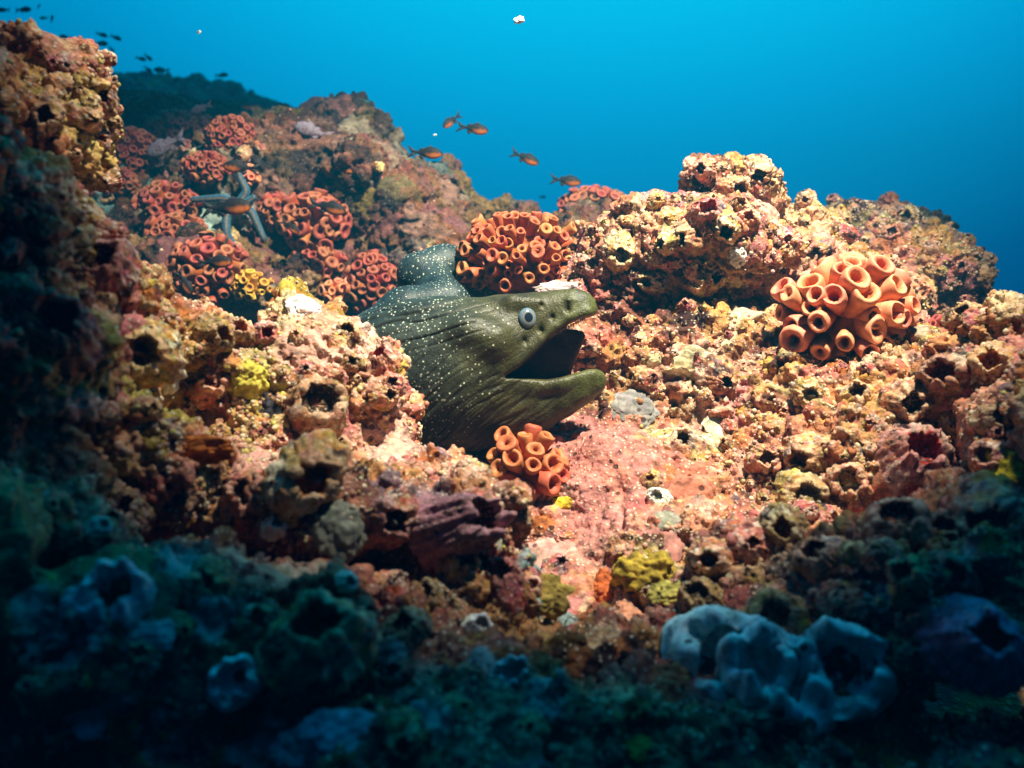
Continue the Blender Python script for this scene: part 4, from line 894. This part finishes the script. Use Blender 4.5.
# ------------------------------------------------------------------ fish
def fish_mesh(seed, style):
    n, ns = 44, 24; V, F, Cc = [], [], []
    xs = np.linspace(0, 1, n)                                    # nose 0 .. tail root 1
    hh = np.interp(xs, [0, .04, .12, .25, .40, .55, .72, .88, 1], [.012, .06, .112, .155, .168, .148, .096, .050, .046])
    ww = hh * np.interp(xs, [0, .2, .6, 1], [.7, .55, .5, .35]); zc = np.interp(xs, [0, .3, 1], [-.01, 0, .012])
    for i, x in enumerate(xs):
        for j in range(ns):
            a = 2 * math.pi * j / ns; V.append((.38 - x * .76, ww[i] * math.sin(a), zc[i] + hh[i] * math.cos(a)))
    F = [(i * ns + j, i * ns + (j + 1) % ns, (i + 1) * ns + (j + 1) % ns, (i + 1) * ns + j) for i in range(n - 1) for j in range(ns)]
    V += [(.385, 0, -.01)]; F += [(len(V) - 1, (j + 1) % ns, j, len(V) - 1) for j in range(0)]
    k = len(V); V += [(.385 + .0, .001 * math.sin(2 * math.pi * j / ns), -.01 + .001 * math.cos(2 * math.pi * j / ns)) for j in range(ns)]
    F += [(k + j, k + (j + 1) % ns, (j + 1) % ns, j) for j in range(ns)]
    def fin(pts, th=.006):                                       # quad strip, thin but solid
        k = len(V); m = len(pts) // 2
        for (x, z) in pts: V.append((x, th, z)); V.append((x, -th, z))
        for i in range(m - 1):
            a, b = k + 4 * i, k + 4 * (i + 1)
            F.append((a, a + 2, b + 2, b)); F.append((a + 1, b + 1, b + 3, a + 3)); F.append((a + 2, a + 3, b + 3, b + 2)); F.append((a, b, b + 1, a + 1))
        F.append((k, k + 1, k + 3, k + 2)); e = k + 4 * (m - 1); F.append((e, e + 2, e + 3, e + 1))
    fin([(-.36, .05), (-.36, 0.0), (-.45, .10), (-.43, 0), (-.62, .20), (-.50, .01)]); fin([(-.36, 0), (-.36, -.04), (-.43, 0), (-.45, -.09), (-.50, -.01), (-.62, -.18)])
    fin([(.14, .12), (.13, .15), (.06, .12), (.03, .21), (-.02, .12), (-.06, .17), (-.06, .11), (-.11, .13)]); fin([(-.10, .09), (-.11, .12), (-.18, .07), (-.21, .145), (-.27, .05), (-.29, .08)])
    fin([(-.08, -.10), (-.10, -.12), (-.16, -.08), (-.20, -.19), (-.24, -.05), (-.28, -.11)]); fin([(.12, -.12), (.10, -.14), (.04, -.12), (.0, -.17)])
    V = np.array(V, np.float32); x, z = V[:, 0], V[:, 2]
    if style == 'cardinal':
        t = .85 * np.clip((-z + .012 + .03 * fbm(V * 9, 3, 2)) / .07, 0, 1) * np.clip((x + .14) / .22, 0, 1)
        col = np.array((.012, .009, .010)) * (1 - t)[:, None] + np.array((.50, .125, .02)) * t[:, None]
        fins = np.abs(z) > np.interp(.38 - x, xs * .76, hh) + .01; col = np.where(fins[:, None], np.array((.028, .024, .03)), col)
    elif style == 'hawk':
        _, _, r = worley(V * 17, 8); f1 = worley(V * 22, 9)[0]
        col = np.where((f1 < .36)[:, None], np.array((.10, .012, .02)), np.array((.20, .16, .21)))
    else:
        col = np.tile((.02, .03, .05), (len(V), 1))
    V[:, 1] += .05 * np.sin(np.clip(-x - .05, 0, 1) * 5) * np.clip(-x, 0, 1)
    return mesh_from('fish', V, np.array(F), col)
def fish_eye():
    nr, ns = 6, 12; V, Cc = [], []
    for i in range(nr + 1):
        a = math.pi / 2 * i / nr
        for j in range(ns): V.append((math.sin(a) * math.cos(6.2832 * j / ns), -.6 * math.cos(a), math.sin(a) * math.sin(6.2832 * j / ns))); Cc.append((.01, .01, .012) if math.sin(a) < .62 else (.40, .30, .16))
    return mesh_from('eye', np.array(V), [(i * ns + j, i * ns + (j + 1) % ns, (i + 1) * ns + (j + 1) % ns, (i + 1) * ns + j) for i in range(nr) for j in range(ns)], np.array(Cc))
FM = {k: fish_mesh(1, k) for k in ('cardinal', 'hawk', 'far')}; FE = fish_eye()
def fish(px, py, length, ang, d, label, group=None, style='cardinal', yaw=0, cat='fish', eye=True, name='cardinalfish'):
    o = link(name, FM[style], M_FISH); L = length / FPX * d
    o.location = P(px, py, d); o.scale = (L, L, L)
    flip = math.cos(math.radians(ang)) < 0
    a = math.radians(ang if not flip else ang - 180)
    # rotate about Y for pitch, about Z to face left
    o.rotation_euler = (0, -a, 0) if not flip else (0, a, math.pi)
    if flip: o.rotation_euler = (0, a, math.pi)
    o.rotation_euler.z += math.radians(yaw)
    if eye:
        for sd in (-1, 1):
            e = link('eye', FE, M_EYE, o); e.location = (.265, sd * .036, .022); e.scale = (.030, .030 * (-sd), .030) if False else (.030, .030, .030); e.rotation_euler = (0, 0, 0 if sd < 0 else math.pi)
    return tag(o, label, cat, group)
G = 'orange-bellied cardinalfish'
fish(450, 122, 25, 218, 1.9, 'orange-bellied dark fish swimming down to the left in open water', G, yaw=25)
fish(476, 129, 33, -8, 1.75, 'orange-bellied dark fish highest on the right beside the downward one', G)
fish(429, 153, 36, -3, 1.6, 'orange-bellied dark fish just off the reef top edge', G)
fish(528, 159, 31, -22, 1.8, 'orange-bellied dark fish tilted nose down, alone in mid water', G)
fish(569, 181, 32, -6, 1.8, 'orange-bellied dark fish above the distant red coral mound', G)
fish(237, 167, 38, 172, 1.55, 'orange-bellied dark fish facing left over the back reef', G)
fish(232, 207, 52, 4, 1.50, 'orange-bellied dark fish hovering over the blue starfish', G)
fish(218, 262, 38, 4, 1.44, 'orange-bellied dark fish in front of the deep red coral', G)
fish(186, 285, 30, -58, 1.44, 'orange-bellied dark fish diving beside the deep red coral', G)
fish(331, 208, 40, -12, 1.58, 'orange-bellied dark fish in front of the two-lobed coral', G)
fish(292, 228, 24, -35, 1.60, 'dim orange-bellied fish left of the two-lobed coral', G)
fish(346, 169, 26, -10, 1.7, 'dim orange-bellied fish under the reef top', G)
fish(250, 107, 22, 172, 2.1, 'dim orange-bellied fish against the far dark ridge', G)
fish(162, 147, 46, 205, 1.85, 'lilac fish with dark red spots resting among the far red corals', 'spotted hawkfish', 'hawk', name='hawkfish')
fish(309, 130, 42, 160, 1.82, 'lilac fish with dark red spots resting on the reef crest', 'spotted hawkfish', 'hawk', name='hawkfish')
fish(199, 109, 24, 200, 2.0, 'small faint spotted fish before the far dark ridge', 'spotted hawkfish', 'hawk', name='hawkfish')
for x, y, l, a in [(2, 10, 14, 180), (25, 9.5, 17, 5), (39, 6, 6, 60), (43, 18, 9, 180), (52, 18, 8, 80), (64, 37, 13, 170), (103, 35, 13, -18), (117, 38, 13, -22), (102, 43.5, 16, 0), (142, 59, 12, -15), (149, 58, 11, -40), (149, 70, 11, -35), (160, 70, 17, 175), (223, 75, 14, 5), (543, 197, 8, 0), (112, 50, 9, -50)]:
    fish(x, y, l, a, 3.0, 'tiny dark fish silhouette in the blue water upper left' if x < 300 else 'tiny dark fish silhouette over the gap behind the orange dome', 'distant fish', 'far', eye=False, name='small_fish')

# ------------------------------------------------------------------ blue starfish
def starfish():
    arms = [[(237, 206), (226, 199), (212, 198.5), (190, 200)], [(238, 204), (246, 192), (241, 180), (237, 168)], [(235, 208), (227, 216), (227, 232), (232, 244), (240, 254)], [(240, 208), (251, 212), (258, 226), (265, 241)], [(238, 206), (247, 202), (256, 196)]]
    V, F, Cc = [], [], []; ns = 12
    for a in arms:
        pts = []
        for x, y in a:
            h = hit(x, y); d = min((h[0].y if h else 1.66), 1.72); pts.append(P(x, y, d - .012))
        fine = []
        for i in range(len(pts) - 1):
            p0, p1, p2, p3 = pts[max(i - 1, 0)], pts[i], pts[i + 1], pts[min(i + 2, len(pts) - 1)]
            for t in np.linspace(0, 1, 7)[:-1]: fine.append(.5 * ((2 * p1) + (p2 - p0) * t + (2 * p0 - 5 * p1 + 4 * p2 - p3) * t * t + (3 * p1 - p0 - 3 * p2 + p3) * t ** 3))
        fine.append(pts[-1]); m = len(fine); k = len(V)
        for i, p in enumerate(fine):
            tan = (fine[min(i + 1, m - 1)] - fine[max(i - 1, 0)]).normalized(); out = (-p).normalized(); side = tan.cross(out).normalized(); up = side.cross(tan).normalized()
            if up.dot(out) < 0: up = -up
            r = .0098 * (1 - .42 * i / (m - 1)) * (.35 if i == m - 1 else 1)
            for j in range(ns):
                an = 2 * math.pi * j / ns; V.append(p + side * r * math.cos(an) + up * r * .8 * math.sin(an))
                cc = abs(math.cos(an)); Cc.append((.12, .10, .06) if (math.sin(an) > 0 and cc < .3) else ((.010, .045, .11) if cc < .8 else (.04, .11, .15)))
        F += [(k + i * ns + j, k + i * ns + (j + 1) % ns, k + (i + 1) * ns + (j + 1) % ns, k + (i + 1) * ns + j) for i in range(m - 1) for j in range(ns)]
    o = link('starfish', mesh_from('starfish', [tuple(v) for v in V], F, np.array(Cc)), M_STAR)
    tag(o, 'blue starfish with tan stripes draped over the back reef under a fish', 'starfish')
starfish()
for (x, y, r, d, l) in [(519, 20, 5, 1.1, 'bright white drifting flake near the top of the water'), (199, 32, 2, 1.5, 'tiny pale drifting speck over the left water'), (435, 135, 1.6, 1.5, 'tiny pale drifting speck beside the small fish')]:
    o = link('drifting_flake', lump_mesh('drifting_flake', int(x), (.85, .84, .78), amp=.4), M_PALE); o.location = P(x, y, d); k = d / FPX; o.scale = (r * k, r * .5 * k, r * .62 * k); o.rotation_euler = (0, -.5, .3); tag(o, l, 'drifting particle')

# ------------------------------------------------------------------ the water's own haze
HAZE = True
if HAZE:
    x0, x1, y0, y1, z0, z1 = -5.2, 5.2, -.6, 7.3, -3.6, 1.95
    hv = [(x, y, z) for x in (x0, x1) for y in (y0, y1) for z in (z0, z1)]
    hf = [(0, 1, 3, 2), (4, 6, 7, 5), (0, 4, 5, 1), (2, 3, 7, 6), (0, 2, 6, 4), (1, 5, 7, 3)]
    m = bpy.data.materials.new('haze_volume'); m.use_nodes = True; nt = m.node_tree; nt.nodes.clear()
    mo = nt.nodes.new('ShaderNodeOutputMaterial'); pv = nt.nodes.new('ShaderNodeVolumePrincipled')
    pv.inputs['Color'].default_value = (.01, .36, .62, 1); pv.inputs['Density'].default_value = .09; pv.inputs['Absorption Color'].default_value = (0, .3, .5, 1); pv.inputs['Anisotropy'].default_value = .0
    nt.links.new(pv.outputs[0], mo.inputs['Volume'])
    tag(link('haze', mesh_from('haze', hv, hf, smooth=False), m), kind='stuff')
